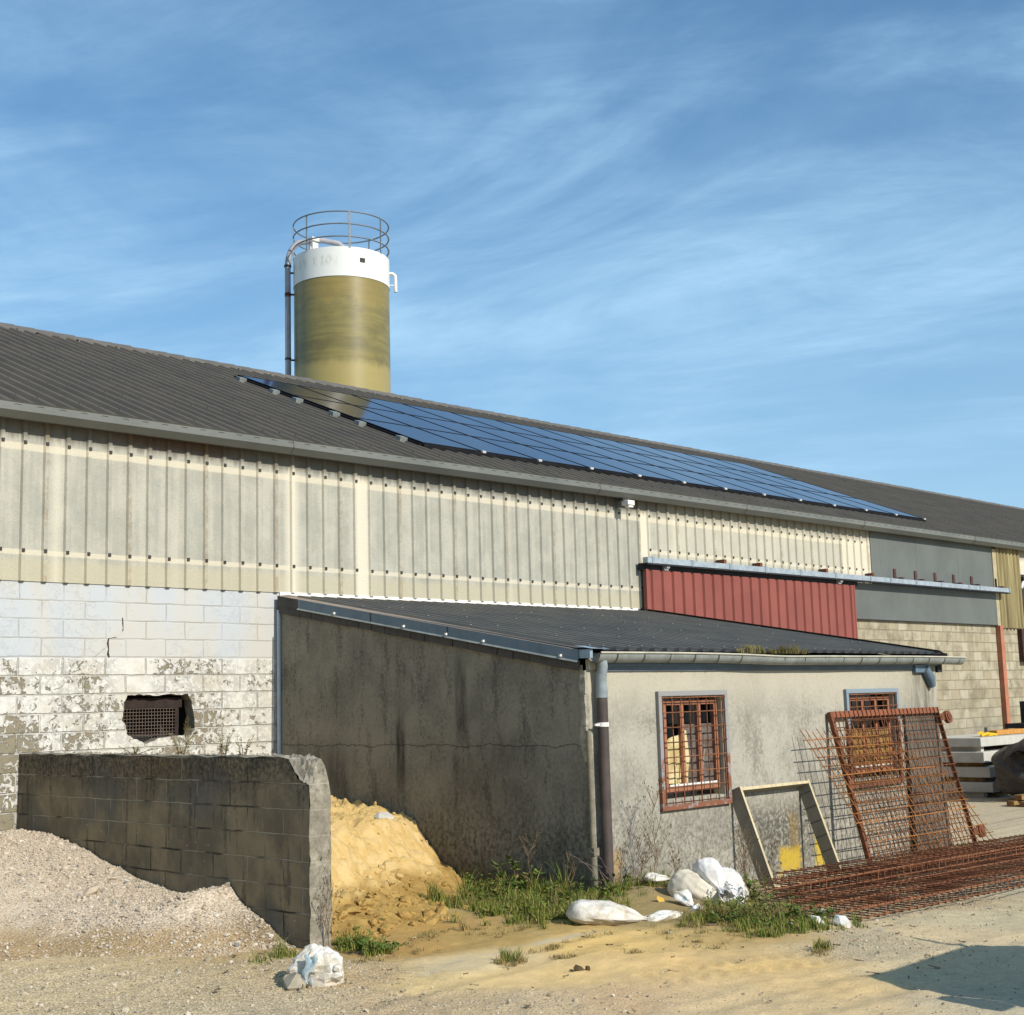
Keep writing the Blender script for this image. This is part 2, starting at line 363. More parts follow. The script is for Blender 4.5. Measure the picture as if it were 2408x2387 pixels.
            for cy, w, z0, z1, k in ((11.62, .10, -1.05, .0, .9), (10.65, .12, -.55, .55, .65), (12.75, .28, -1.2, -.45, .55), (10.3, .9, -1.3, -.3, .35)):
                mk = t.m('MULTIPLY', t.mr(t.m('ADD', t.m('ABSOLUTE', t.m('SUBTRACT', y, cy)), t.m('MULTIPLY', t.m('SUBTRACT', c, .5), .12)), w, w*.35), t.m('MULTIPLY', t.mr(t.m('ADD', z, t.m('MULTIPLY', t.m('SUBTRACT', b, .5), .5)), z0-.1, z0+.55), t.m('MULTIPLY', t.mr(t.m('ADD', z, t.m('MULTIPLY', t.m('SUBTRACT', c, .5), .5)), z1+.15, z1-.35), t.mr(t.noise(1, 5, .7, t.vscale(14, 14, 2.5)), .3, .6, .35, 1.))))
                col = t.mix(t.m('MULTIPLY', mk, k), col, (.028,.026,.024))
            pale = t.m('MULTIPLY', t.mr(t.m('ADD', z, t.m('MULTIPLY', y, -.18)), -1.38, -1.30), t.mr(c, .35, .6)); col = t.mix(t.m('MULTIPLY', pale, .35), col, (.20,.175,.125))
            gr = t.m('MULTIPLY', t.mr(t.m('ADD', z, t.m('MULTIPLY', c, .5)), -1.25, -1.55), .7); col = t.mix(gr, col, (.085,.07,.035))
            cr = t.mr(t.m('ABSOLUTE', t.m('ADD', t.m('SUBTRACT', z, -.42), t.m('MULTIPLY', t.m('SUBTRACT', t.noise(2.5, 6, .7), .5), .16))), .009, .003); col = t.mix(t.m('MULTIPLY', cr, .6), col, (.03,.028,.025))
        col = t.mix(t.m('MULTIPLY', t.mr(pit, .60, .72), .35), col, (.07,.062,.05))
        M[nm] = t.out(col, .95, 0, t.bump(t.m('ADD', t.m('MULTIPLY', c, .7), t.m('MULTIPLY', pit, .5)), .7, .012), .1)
    # --- cream translucent cladding
    t = NT('cream_cladding'); x, y, z = t.sep()[:3]
    a = t.noise(3.2, 7, .65); crk = t.noise(42, 5, .7, t.vscale(1, 1, .75), dist=.4); st = t.noise(1, 4, .6, t.vscale(11, 11, .55))
    body = t.mix(t.mr(t.m('ADD', t.m('MULTIPLY', a, .55), t.m('MULTIPLY', st, .45)), .38, .62), (.415,.398,.328), (.315,.308,.258))
    body = t.mix(t.m('MULTIPLY', t.mr(crk, .46, .68), .26), body, (.24,.235,.18))
    cream = (.55,.50,.385)
    lo = t.mr(t.m('ADD', z, t.m('MULTIPLY', t.m('SUBTRACT', a, .5), .12)), 1.70, 1.60); body = t.mix(t.m('MULTIPLY', lo, .75), body, (.43,.388,.275))
    wz = t.m('MULTIPLY', t.m('SUBTRACT', t.noise(6, 3), .5), .012)
    def band(c, hw): return t.mr(t.m('ABSOLUTE', t.m('SUBTRACT', t.m('ADD', z, wz), c)), hw, hw*.6)
    left = t.mr(x, 17.02, 17.0)
    bd = t.m('MAXIMUM', t.m('MULTIPLY', band(1.725, .035), left), t.m('MAXIMUM', band(2.855, .05), t.m('MULTIPLY', band(2.34, .04), t.m('SUBTRACT', 1., left))))
    body = t.mix(t.m('MULTIPLY', bd, .85), body, cream)
    xf = t.m('DIVIDE', t.m('SUBTRACT', x, 6.), 20.); k = lambda q: (q-6)/20
    stops = [(0, (0,0,0))]
    for p, q, lv in ((7.03,7.12,.5),(8.57,8.64,.6),(10.13,10.30,1),(11.20,11.40,1),(14.04,14.10,.95),(16.98,17.22,1),(17.8,17.95,.5),(23.0,23.3,.8)):
        stops += [(k(p), (0,0,0)), (k(p+.025), (lv,)*3), (k(q-.01), (lv,)*3), (k(q), (0,0,0))]
    body = t.mix(t.m('MULTIPLY', t.sep(t.ramp(xf, stops[:32]))[0], .9), body, (.62,.565,.445))
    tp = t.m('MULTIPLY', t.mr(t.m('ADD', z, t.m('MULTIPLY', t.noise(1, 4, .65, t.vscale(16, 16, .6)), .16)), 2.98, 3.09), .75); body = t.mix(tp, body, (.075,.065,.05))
    ru = t.m('MULTIPLY', t.m('MULTIPLY', t.mr(t.m('ABSOLUTE', t.m('SUBTRACT', x, 8.6)), 1.2, .3), t.mr(z, 2.96, 3.06)), .6); body = t.mix(ru, body, (.10,.04,.015))
    pale = t.mr(x, 17.0, 18.0); body = t.mix(t.m('MULTIPLY', pale, .3), body, (.62,.56,.42))
    # dirt lies in the lap joint of every fourth rib
    lap = t.mr(t.m('PINGPONG', t.m('ADD', t.m('SUBTRACT', x, 6.96), .0), .5), .03, .015)
    body = t.mix(t.m('MULTIPLY', lap, t.m('MULTIPLY', t.mr(t.noise(9, 5, .7), .4, .6), .45)), body, (.24,.15,.06))
    M['cladding'] = t.out(body, .6, 0, t.bump(crk, .7, .010), .3)
    # --- roofs
    t = NT('hall_roofing'); a = t.noise(1.4, 6, .65); b = t.noise(1, 4, .6, t.vscale(12, .6, .6)); g = t.noise(70, 4, .7)
    col = t.mix(t.mr(a, .35, .68), (.078,.070,.058), (.104,.089,.070)); col = t.mix(t.m('MULTIPLY', t.mr(b, .5, .7), .5), col, (.056,.054,.05)); col = t.mix(t.m('MULTIPLY', t.mr(g, .58, .75), .4), col, (.16,.15,.125))
    M['roof'] = t.out(col, .8, 0, t.bump(g, .2, .004), .25)
    t = NT('shed_roofing'); a = t.noise(1.8, 6, .65); g = t.noise(80, 4, .7)
    col = t.mix(t.mr(a, .35, .65), (.082,.084,.08), (.118,.112,.098)); col = t.mix(t.m('MULTIPLY', t.mr(g, .6, .75), .35), col, (.17,.16,.13))
    M['shedroof'] = t.out(col, .75, 0, t.bump(g, .2, .004), .25)
    M['cap'] = weathered('ridge_cap_steel', (.15,.135,.115), (.11,.10,.086), 3, .7, 0, .1)
    M['gutter'] = weathered('gutter_grey', (.155,.160,.144), (.125,.130,.117), 1.2, .5, 0, .03, spec=.4)
    M['greypanel'] = weathered('grey_panel', (.128,.138,.126), (.105,.113,.104), 1.1, .6, 0, .03, .3, (.08,.085,.08))
    M['red'] = weathered('red_steel', (.25,.073,.056), (.205,.06,.047), 1.3, .6, 0, .02, .35, (.17,.06,.05), spec=.3)
    M['redpost'] = weathered('red_oxide_paint', (.42,.17,.095), (.34,.13,.075), 4, .7)
    M['galv'] = weathered('galvanised_steel', (.42,.47,.50), (.30,.345,.38), 9, .5, .35, .05, spec=.5)
    M['zinc'] = weathered('zinc', (.215,.235,.22), (.30,.32,.30), 7, .5, .25, .08, .25, (.10,.095,.08))
    M['zincblue'] = weathered('blue_grey_zinc', (.10,.155,.205), (.13,.18,.225), 5, .5, .15, .05, .2)
    M['flash_tan'] = weathered('tan_flashing', (.30,.235,.18), (.22,.18,.145), 6, .6)
    M['slate'] = weathered('slate', (.052,.05,.047), (.075,.07,.064), 5, .8, 0, .3)
    M['white'] = weathered('white_paint', (.74,.72,.68), (.62,.59,.53), 7, .6)
    t = NT('flaking_white_trim'); f = t.noise(13, 8, .75); col = t.mix(t.mr(f, .60, .66), (.80,.76,.68), (.28,.12,.06)); M['whitetrim'] = t.out(col, .7)
    M['blackgap'] = weathered('gap_shade_and_trim', (.018,.018,.022), (.03,.03,.035), 4, .8)  # black for dark parts, and for shade painted into gaps and rib ends
    M['clip'] = weathered('dark_clip', (.05,.045,.038), (.035,.03,.026), 30, .7)
    t = NT('yellowed_sheet'); x, y, z = t.sep()[:3]
    s = t.noise(1, 6, .65, t.vscale(13, 13, .5)); col = t.ramp(s, [(.3,(.09,.07,.038)),(.5,(.22,.175,.075)),(.7,(.40,.335,.165))]); M['yellowsheet'] = t.out(col, .6, 0, t.bump(t.noise(60, 4, .7), .3, .004))
    # --- solar glass
    t = NT('solar_glass'); di = t.n('ShaderNodeBsdfDiffuse'); di.inputs[0].default_value = (.010,.014,.032,1); gl = t.n('ShaderNodeBsdfGlossy'); gl.inputs['Color'].default_value = (.84,.87,.94,1); gl.inputs['Roughness'].default_value = .07
    ms = t.n('ShaderNodeMixShader'); lw = t.n('ShaderNodeFresnel'); lw.inputs[0].default_value = 1.33; t.set(ms.inputs[0], t.mr(lw.outputs[0], 0, 1, .03, .80, False)); t.t.links.new(di.outputs[0], ms.inputs[1]); t.t.links.new(gl.outputs[0], ms.inputs[2]); t.t.links.new(ms.outputs[0], t.t.nodes['Material Output'].inputs[0]); M['pv'] = t.mat
    M['pvframe'] = weathered('black_anodised', (.012,.012,.014), (.02,.02,.022), 4, .75, 0, .0, spec=.1)
    M['alu'] = weathered('aluminium', (.55,.57,.57), (.45,.47,.47), 8, .4, .3)
    # --- silo
    t = NT('silo_fibreglass'); x, y, z = t.sep()[:3]
    wnd = t.noise(1, 5, .6, t.vscale(.5, .5, 9)); a = t.noise(1.5, 6, .6, t.vscale(1, 1, 1.6))
    col = t.mix(t.mr(wnd, .35, .65), (.225,.186,.058), (.168,.140,.048)); col = t.mix(t.m('MULTIPLY', t.mr(a, .45, .62), .45), col, (.125,.105,.035))
    e = t.m('ADD', z, t.m('MULTIPLY', t.m('SUBTRACT', t.noise(2.2, 6, .65, t.vscale(1, 1, .5)), .5), .55))
    col = t.mix(t.m('MULTIPLY', t.mr(e, 9.70, 9.40), .8), col, (.36,.285,.10))
    e2 = t.m('ADD', z, t.m('MULTIPLY', t.m('SUBTRACT', t.noise(1.3, 7, .7, t.vscale(1, 1, .7)), .5), 1.5))
    col = t.mix(t.m('MULTIPLY', t.mr(e2, 11.28, 11.36), .45), col, (.28,.205,.055))
    M['silo'] = t.out(col, .38, 0, t.bump(t.noise(1, 3, .6, t.vscale(3, 3, 45)), .12, .01), .45)
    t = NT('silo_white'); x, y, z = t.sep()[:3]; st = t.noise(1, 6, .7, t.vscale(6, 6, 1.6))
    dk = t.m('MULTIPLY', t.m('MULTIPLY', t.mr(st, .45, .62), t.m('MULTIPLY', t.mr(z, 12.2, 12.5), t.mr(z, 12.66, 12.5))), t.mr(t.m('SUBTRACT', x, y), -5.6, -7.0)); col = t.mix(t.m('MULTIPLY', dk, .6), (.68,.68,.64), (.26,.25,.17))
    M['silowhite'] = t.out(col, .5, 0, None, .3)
    M['rail'] = weathered('galv_rail', (.19,.215,.235), (.15,.165,.18), 5, .55, .25)
    M['rail_pipe'] = weathered('grey_pipe', (.34,.34,.36), (.27,.27,.29), 3, .5, 0)
    # --- rust
    t = NT('rust'); f = t.noise(26, 6, .7); g = t.noise(2.2, 4)
    col = t.ramp(f, [(.3,(.07,.032,.018)),(.5,(.175,.074,.038)),(.72,(.29,.13,.062))]); col = t.mix(t.m('MULTIPLY', t.mr(g, .4, .65), .4), col, (.09,.03,.018)); col = t.mul(col, t.m('ADD', .55, t.m('MULTIPLY', t.island(), .85))); M['rust'] = t.out(col, .9, 0, t.bump(t.noise(120, 4, .7), .4, .002), .15)
    t = NT('fresh_rust'); f = t.noise(16, 6, .7); col = t.ramp(f, [(.3,(.13,.05,.016)),(.5,(.28,.11,.030)),(.75,(.38,.175,.055))]); col = t.mul(col, t.m('ADD', .55, t.m('MULTIPLY', t.island(), .8))); M['freshrust'] = t.out(col, .9, 0, None, .15)
    t = NT('rusty_steel_plate'); f = t.noise(14, 6, .7); col = t.ramp(f, [(.3,(.07,.026,.016)),(.5,(.155,.058,.032)),(.75,(.25,.10,.05))]); M['rustplate'] = t.out(col, .85, 0, t.bump(f, .3, .004), .2)
    t = NT('rusting_galvanised'); f = t.noise(9, 7, .7); z = t.sep()[2]
    f = t.m('ADD', f, t.mr(z, .2, -1.15, -.14, .16)); col = t.mix(t.mr(f, .54, .64), (.27,.265,.26), (.22,.085,.045)); M['winframe'] = t.out(col, .7, .1, t.bump(f, .2, .003))
    t = NT('blue_grey_frame'); f = t.noise(9, 7, .7); f = t.m('ADD', f, t.mr(t.sep()[2], .0, -.5, -.25, .2)); M['winframe2'] = t.out(t.mix(t.mr(f, .50, .62), (.20,.25,.29), (.16,.07,.045)), .7, .0, t.bump(f, .2, .003))
    M['sash'] = weathered('brown_sash', (.34,.145,.080), (.26,.105,.058), 12, .7)
    M['sill_cream'] = weathered('cream_reveal', (.55,.50,.38), (.46,.42,.32), 9, .9)
    t = NT('window_glass'); M['glass'] = t.out((.012,.014,.016), .08, 0, None, .5)
    t = NT('dim_interior'); M['interior'] = t.out(t.mix(t.noise(2), (.02,.019,.018), (.045,.042,.04)), .9)
    t = NT('dirty_board'); f = t.noise(20, 6, .7); M['board'] = t.out(t.mix(t.mr(f, .4, .62), (.085,.062,.05), (.15,.125,.11)), .8)
    t = NT('cardboard'); f = t.noise(4, 4, .6); M['cardboard'] = t.out(t.mix(t.mr(f, .38, .62), (.60,.50,.27), (.42,.33,.14)), .8)
    t = NT('ply_shutter'); f = t.noise(1, 4, .6, t.vscale(20, 20, 2)); M['ply'] = t.out(t.mix(t.mr(f, .35, .65), (.29,.17,.055), (.21,.12,.04)), .8)
    t = NT('grey_timber'); f = t.noise(1, 5, .65, t.vscale(25, 4, 2.5)); c = t.mix(t.mr(f, .35, .65), (.31,.27,.195), (.23,.205,.16)); M['timbergrey'] = t.out(c, .85, 0, t.bump(f, .3, .003))
    t = NT('pale_timber'); f = t.noise(1, 5, .65, t.vscale(30, 6, 3)); c = t.mix(t.mr(f, .35, .65), (.56,.47,.29), (.44,.36,.215)); M['timber'] = t.out(c, .8, 0, t.bump(f, .3, .003))
    M['downpipe'] = weathered('brown_cast_pipe', (.060,.046,.042), (.085,.064,.055), 7, .65, 0, .15, .3, (.16,.13,.11))
    M['conduit'] = weathered('grey_conduit', (.23,.205,.145), (.15,.135,.10), 12, .9, 0, .4)
    # --- sacks
    t = NT('woven_sack'); f = t.noise(7, 6, .6); col = t.mix(t.mr(f, .38, .68), (.66,.64,.61), (.52,.49,.44)); w = t.noise(1, 1, .5, t.vscale(260, 260, 260)); M['sack'] = t.out(col, .6, 0, t.bump(t.noise(26, 5, .65), .4, .012), .3)
    t = NT('cream_sack'); f = t.noise(6, 6, .6); col = t.mix(t.mr(f, .38, .68), (.64,.58,.46), (.48,.42,.32)); M['creamsack'] = t.out(col, .65, 0, t.bump(t.noise(22, 5, .65), .4, .012), .3)
    t = NT('dirty_sack'); x, y, z = t.sep()[:3]; f = t.noise(9, 7, .65); col = t.mix(t.mr(f, .40, .66), (.64,.61,.55), (.44,.39,.30)); dd = t.mr(t.m('ADD', z, t.m('MULTIPLY', f, .25)), -1.64, -1.80); col = t.mix(t.m('MULTIPLY', dd, .6), col, (.34,.24,.11)); M['dirtysack'] = t.out(col, .7, 0, t.bump(t.noise(30, 6, .65), .5, .012), .25)
    t = NT('torn_sack_mix'); f = t.noise(12, 6, .65); col = t.ramp(f, [(.34,(.30,.25,.18)),(.44,(.70,.66,.57)),(.56,(.72,.69,.63)),(.62,(.26,.38,.42)),(.68,(.62,.60,.56))]); M['torn'] = t.out(col, .7, 0, t.bump(t.noise(30, 6, .65), .6, .012), .25)
    # --- plants
    for nm, st in (('grass_blade', [(0,(.055,.09,.014)),(.35,(.115,.155,.022)),(.70,(.21,.215,.04)),(.9,(.29,.25,.075)),(1,(.33,.27,.11))]),
                   ('dry_grass', [(0,(.20,.15,.055)),(.4,(.30,.22,.085)),(.7,(.16,.14,.045)),(1,(.37,.28,.13))]),
                   ('weed_leaf', [(0,(.040,.082,.014)),(.5,(.080,.14,.022)),(.85,(.15,.18,.034)),(1,(.25,.19,.05))]),
                   ('dry_stem', [(0,(.10,.065,.035)),(.5,(.17,.11,.06)),(1,(.24,.17,.10))]),
                   ('moss', [(0,(.14,.11,.025)),(.5,(.22,.18,.05)),(1,(.30,.24,.09))])):
        t = NT(nm); t.b.inputs['Subsurface Weight'].default_value = 0; M[nm] = t.out(t.ramp(t.island(), st), .7, 0, None, .2)
    M['rosette'] = M['weed_leaf']
    # --- gravel and sand
    t = NT('gravel_stone'); col = t.ramp(t.island(), [(0,(.27,.225,.17)),(.2,(.42,.345,.255)),(.5,(.51,.43,.325)),(.75,(.44,.35,.25)),(.95,(.60,.54,.45)),(1,(.16,.155,.155))]); M['stone'] = t.out(col, .85, 0, t.bump(t.noise(90, 3), .3, .004), .2)
    t = NT('ground_stone'); col = t.ramp(t.island(), [(0,(.27,.225,.16)),(.4,(.40,.335,.235)),(.85,(.46,.39,.285)),(.97,(.54,.48,.38)),(1,(.16,.15,.14))]); M['gstone'] = t.out(col, .85, 0, None, .2)
    t = NT('gravel_heap'); a = t.vor(46, out='Color'); a = t.sep(a)[0]; big = t.noise(1.1, 4); tone = t.n('ShaderNodeVertexColor', layer_name='tone').outputs[0]
    col = t.ramp(a, [(0,(.34,.28,.205)),(.4,(.47,.395,.295)),(.8,(.55,.465,.355)),(1,(.38,.30,.21))]); col = t.mix(t.mr(big, .4, .62), col, (.50,.42,.31)); col = t.mix(.85, col, tone, 'MULTIPLY')
    M['heap'] = t.out(col, .92, 0, t.bump(t.m('SUBTRACT', 1., t.vor(46)), .6, .02), .12)
    t = NT('yellow_sand'); x, y, z = t.sep()[:3]; a = t.noise(5, 8, .68); g = t.noise(140, 3, .7); b = t.noise(1.7, 5, .6)
    col = t.mix(t.mr(a, .38, .64), (.66,.48,.22), (.575,.385,.14)); col = t.mix(t.m('MULTIPLY', t.mr(g, .5, .7), .3), col, (.70,.57,.31))
    lowz = t.mr(t.m('ADD', z, t.m('MULTIPLY', t.m('SUBTRACT', b, .5), .35)), -1.50, -1.66); col = t.mix(t.m('MULTIPLY', lowz, .85), col, t.mix(t.mr(a, .4, .6), (.43,.27,.075), (.29,.175,.05)))
    tz = t.mr(t.m('ADD', z, t.m('MULTIPLY', a, .1)), -1.14, -1.06); col = t.mix(t.m('MULTIPLY', tz, .5), col, (.56,.39,.155))
    col = t.mix(t.m('MULTIPLY', t.mr(t.noise(19, 7, .72), .60, .70), .55), col, (.24,.14,.045))
    M['sand'] = t.out(col, .95, 0, t.bump(t.m('ADD', t.noise(34, 7, .7), t.m('MULTIPLY', g, .25)), .75, .03), .08)
    # --- yard ground: base tone painted per place (sand, gravel, concrete) on the mesh
    t = NT('yard_ground'); tone = t.n('ShaderNodeVertexColor', layer_name='tone'); gv = tone.outputs['Alpha']; col = tone.outputs['Color']
    a = t.noise(1.3, 8, .68); b = t.noise(9, 8, .7); g = t.noise(85, 4, .72); vo = t.vor(52, out='Color'); vo = t.sep(vo)[0]
    col = t.mix(t.m('MULTIPLY', t.mr(a, .5, .68), .22), col, (.30,.275,.215))
    col = t.mul(col, t.m('ADD', .72, t.m('MULTIPLY', b, .56)))
    pb = t.m('ADD', .62, t.m('MULTIPLY', vo, .76)); col = t.mix(t.m('MULTIPLY', gv, .75), col, t.mul(col, pb))
    col = t.mul(col, t.m('ADD', .80, t.m('MULTIPLY', g, .40)))
    col = t.mix(t.m('MULTIPLY', t.mr(t.noise(26, 5, .75), .63, .72), .45), col, (.16,.12,.075))
    hh = t.m('ADD', t.m('MULTIPLY', b, .6), t.m('ADD', t.m('MULTIPLY', g, .25), t.m('MULTIPLY', t.m('SUBTRACT', 1., t.vor(52)), t.m('MULTIPLY', gv, .5))))
    M['ground'] = t.out(col, .95, 0, t.bump(hh, .8, .022), .1)
    # --- odds
    M['concrete'] = weathered('cast_concrete', (.50,.485,.43), (.43,.41,.355), 4, .9, 0, .3)
    t = NT('black_wrap'); f = t.noise(5, 6, .6); M['wrap'] = t.out(t.mix(t.mr(f, .35, .65), (.040,.039,.037), (.07,.066,.06)), .5, 0, t.bump(t.noise(1, 6, .65, t.vscale(5, 5, 16)), .8, .05), .4)
    M['woodbrown'] = weathered('brown_plank', (.30,.18,.065), (.15,.09,.04), 7, .8)
    M['yellowbit'] = weathered('yellow_strap', (.70,.45,.02), (.60,.36,.02), 12, .6)
    M['orangebit'] = weathered('orange_timber', (.52,.25,.055), (.40,.19,.05), 9, .8)
    M['vanpaint'] = weathered('van_paint', (.55,.55,.56), (.5,.5,.51), 2, .3, 0, .0, spec=.5)
    M['tyre'] = weathered('tyre_rubber', (.02,.02,.02), (.03,.03,.03), 9, .9)
    M['rock'] = weathered('rubble', (.36,.32,.24), (.24,.21,.155), 9, .9, 0, .6)
    M['clod'] = weathered('dark_clod', (.10,.065,.03), (.06,.04,.02), 18, .95, 0, .6)
mats()
D, XL, YF = 13.865, 10.0, 8.904           # hall front plane, shed left wall, shed front wall
GZ0 = -1.85
def gz(x, y): return GZ0 - .18*sstep(9., 14.5, x)

# ================================================================== GROUND
ANCH = np.array([(4.65,9.15,0.515,0.445,0.283,1.0),(4.94,8.54,0.485,0.413,0.262,1.0),(5.37,8.19,0.429,0.366,0.231,1.0),(5.47,7.62,0.456,0.392,0.262,0.9),(5.89,7.06,0.445,0.352,0.216,0.7),(6.18,6.58,0.468,0.376,0.231,0.7),(6.46,6.11,0.515,0.413,0.262,0.6),(6.87,5.77,0.515,0.376,0.223,0.4),(7.09,5.28,0.578,0.456,0.262,0.3),(6.51,7.35,0.578,0.456,0.223,0.3),(7.12,7.56,0.610,0.515,0.305,0.1),(7.06,6.86,0.680,0.515,0.242,0.0),(7.43,6.61,0.701,0.515,0.223,0.0),(8.32,7.39,0.644,0.456,0.156,0.0),(8.02,6.33,0.680,0.485,0.205,0.0),(8.24,5.76,0.658,0.468,0.188,0.1),(7.93,5.22,0.610,0.456,0.223,0.2),(6.99,8.62,0.305,0.205,0.061,0.3),(7.31,8.49,0.376,0.223,0.045,0.0),(8.21,8.98,0.402,0.242,0.045,0.0),(7.97,8.22,0.352,0.242,0.061,0.0),(8.47,8.22,0.376,0.262,0.070,0.0),(9.07,8.54,0.262,0.223,0.045,0.0),(9.53,5.69,0.429,0.376,0.262,0.6),(10.14,5.48,0.578,0.485,0.305,0.3),(11.38,5.56,0.485,0.445,0.305,0.3),(9.83,4.66,0.515,0.445,0.305,0.3),(11.93,7.08,0.352,0.283,0.171,0.6),(21.35,10.65,0.402,0.376,0.283,0.3),(17.77,8.42,0.485,0.456,0.328,0.2),(9.69,7.63,0.223,0.171,0.061,0.2),(9.30,6.68,0.402,0.283,0.091,0.1),(11.17,8.25,0.188,0.141,0.070,0.3),(12.12,7.91,0.223,0.188,0.114,0.6),(6.34,8.36,0.429,0.352,0.205,1.0),(6.29,7.90,0.402,0.305,0.171,0.9),(6.30,6.32,0.485,0.392,0.254,0.7),(8.65,4.70,0.485,0.429,0.283,0.3),(8.34,4.03,0.429,0.402,0.305,0.3)])
GK = 1.0
def ground_tone(x, y):
    xx = x + .22*fbm(x, y, 1.7, 4, 3); yy = y + .22*fbm(x, y, 1.7, 4, 8)
    W_ = np.zeros(x.shape); acc = np.zeros(x.shape+(4,))
    for r in ANCH:
        s = max(.30, .05*r[0]) if r[0] < 13 else 2.5
        w = 1/(((xx-r[0])**2+(yy-r[1])**2)/s**2+.03)**2
        W_ += w; acc += w[..., None]*r[2:6]
    c = acc/W_[..., None]; c[..., :3] = c[..., :3]*.78+.22*np.array((.52,.435,.29)); c[..., :3] *= GK*np.array((1.06, .985, .91))
    # pale grey dust streak left by a wheel
    p0, p1 = np.array((6.45, 7.55)), np.array((9.0, 7.50)); tt = np.clip((x-p0[0])/(p1[0]-p0[0]), 0, 1); yl = 7.52+.16*np.sin(tt*PI)
    k = sstep(.09, .02, np.abs(y-yl+.08*fbm(x, y, 3, 3, 21)))*sstep(0, .1, tt)*sstep(1, .85, tt)*.55*sstep(-.25, .2, fbm(x, y, 2.5, 3, 33))
    c[..., :3] = c[..., :3]*(1-k[..., None]) + np.array((.48,.45,.35))*k[..., None]
    # expansion joint in the far concrete
    jl = np.abs((y-9.35)-(x-18.5)*.27); k = sstep(.03, .01, jl)*sstep(16.5, 17, x)*.6
    c[..., :3] *= (1-k)[..., None]
    return c
def make_ground():
    def axis(lo, hi, st, far, k=26):
        a = np.arange(lo, hi+1e-6, st); g = np.geomspace(.2, far, k); return np.concatenate([lo-g[::-1], a, hi+g])
    xs = axis(3.2, 15.5, .045, 900); ys = axis(3.2, 10.8, .045, 900)
    X, Y = np.meshgrid(xs, ys, indexing='ij')
    near = sstep(40, 14, np.hypot(X, Y))
    Z = gz(X, Y) + near*(.035*fbm(X, Y, .55, 3, 5) + .02*fbm(X, Y, 3.2, 4, 9) + .008*fbm(X, Y, 13, 3, 12))
    # churned sand by the heap and grass bank along the shed
    Z += .06*sstep(1.6, .2, np.hypot(X-10.3, (Y-9.0)*1.2)) + .05*sstep(1.0, .2, np.hypot(X-10.3, Y-8.0)) + .05*sstep(.9, .1, np.abs(Y-8.9))*sstep(9.8, 10.4, X)*sstep(17.2, 16.5, X)
    for k, yy0 in enumerate((7.0, 5.0, 4.75)):
        c_ = yy0+.25*np.sin((X-5)*.45+k)+.10*fbm(X, Y, .8, 2, 200+k); Z -= .010*np.exp(-((Y-c_)/.11)**2)*sstep(5.2, 6.2, X)*near; Z += .006*np.exp(-((np.abs(Y-c_)-.17)/.06)**2)*sstep(5.2, 6.2, X)*near
    # tyre lug prints: two tracks across the sand
    for (ax, ay, bx, by) in ((7.2, 5.95, 9.0, 5.5), (7.35, 6.25, 9.1, 5.8)):
        dx, dy = bx-ax, by-ay; L = math.hypot(dx, dy); dx /= L; dy /= L
        s = (X-ax)*dx+(Y-ay)*dy; n = -(X-ax)*dy+(Y-ay)*dx
        Z += .015*np.where((s > 0) & (s < L), sstep(.10, .07, np.abs(n))*np.sin((s+np.abs(n)*.7)*2*PI/.16), 0)
    T = ground_tone(X, Y); T = T.reshape(-1, 4)
    n, m = X.shape; idx = np.arange(n*m).reshape(n, m)
    F = np.stack([idx[:-1,:-1], idx[1:,:-1], idx[1:,1:], idx[:-1,1:]], -1).reshape(-1, 4)
    me = npmesh('ground', np.stack([X, Y, Z], -1).reshape(-1, 3), F, True, T)
    struct(obj('ground', me, M['ground']))
make_ground()

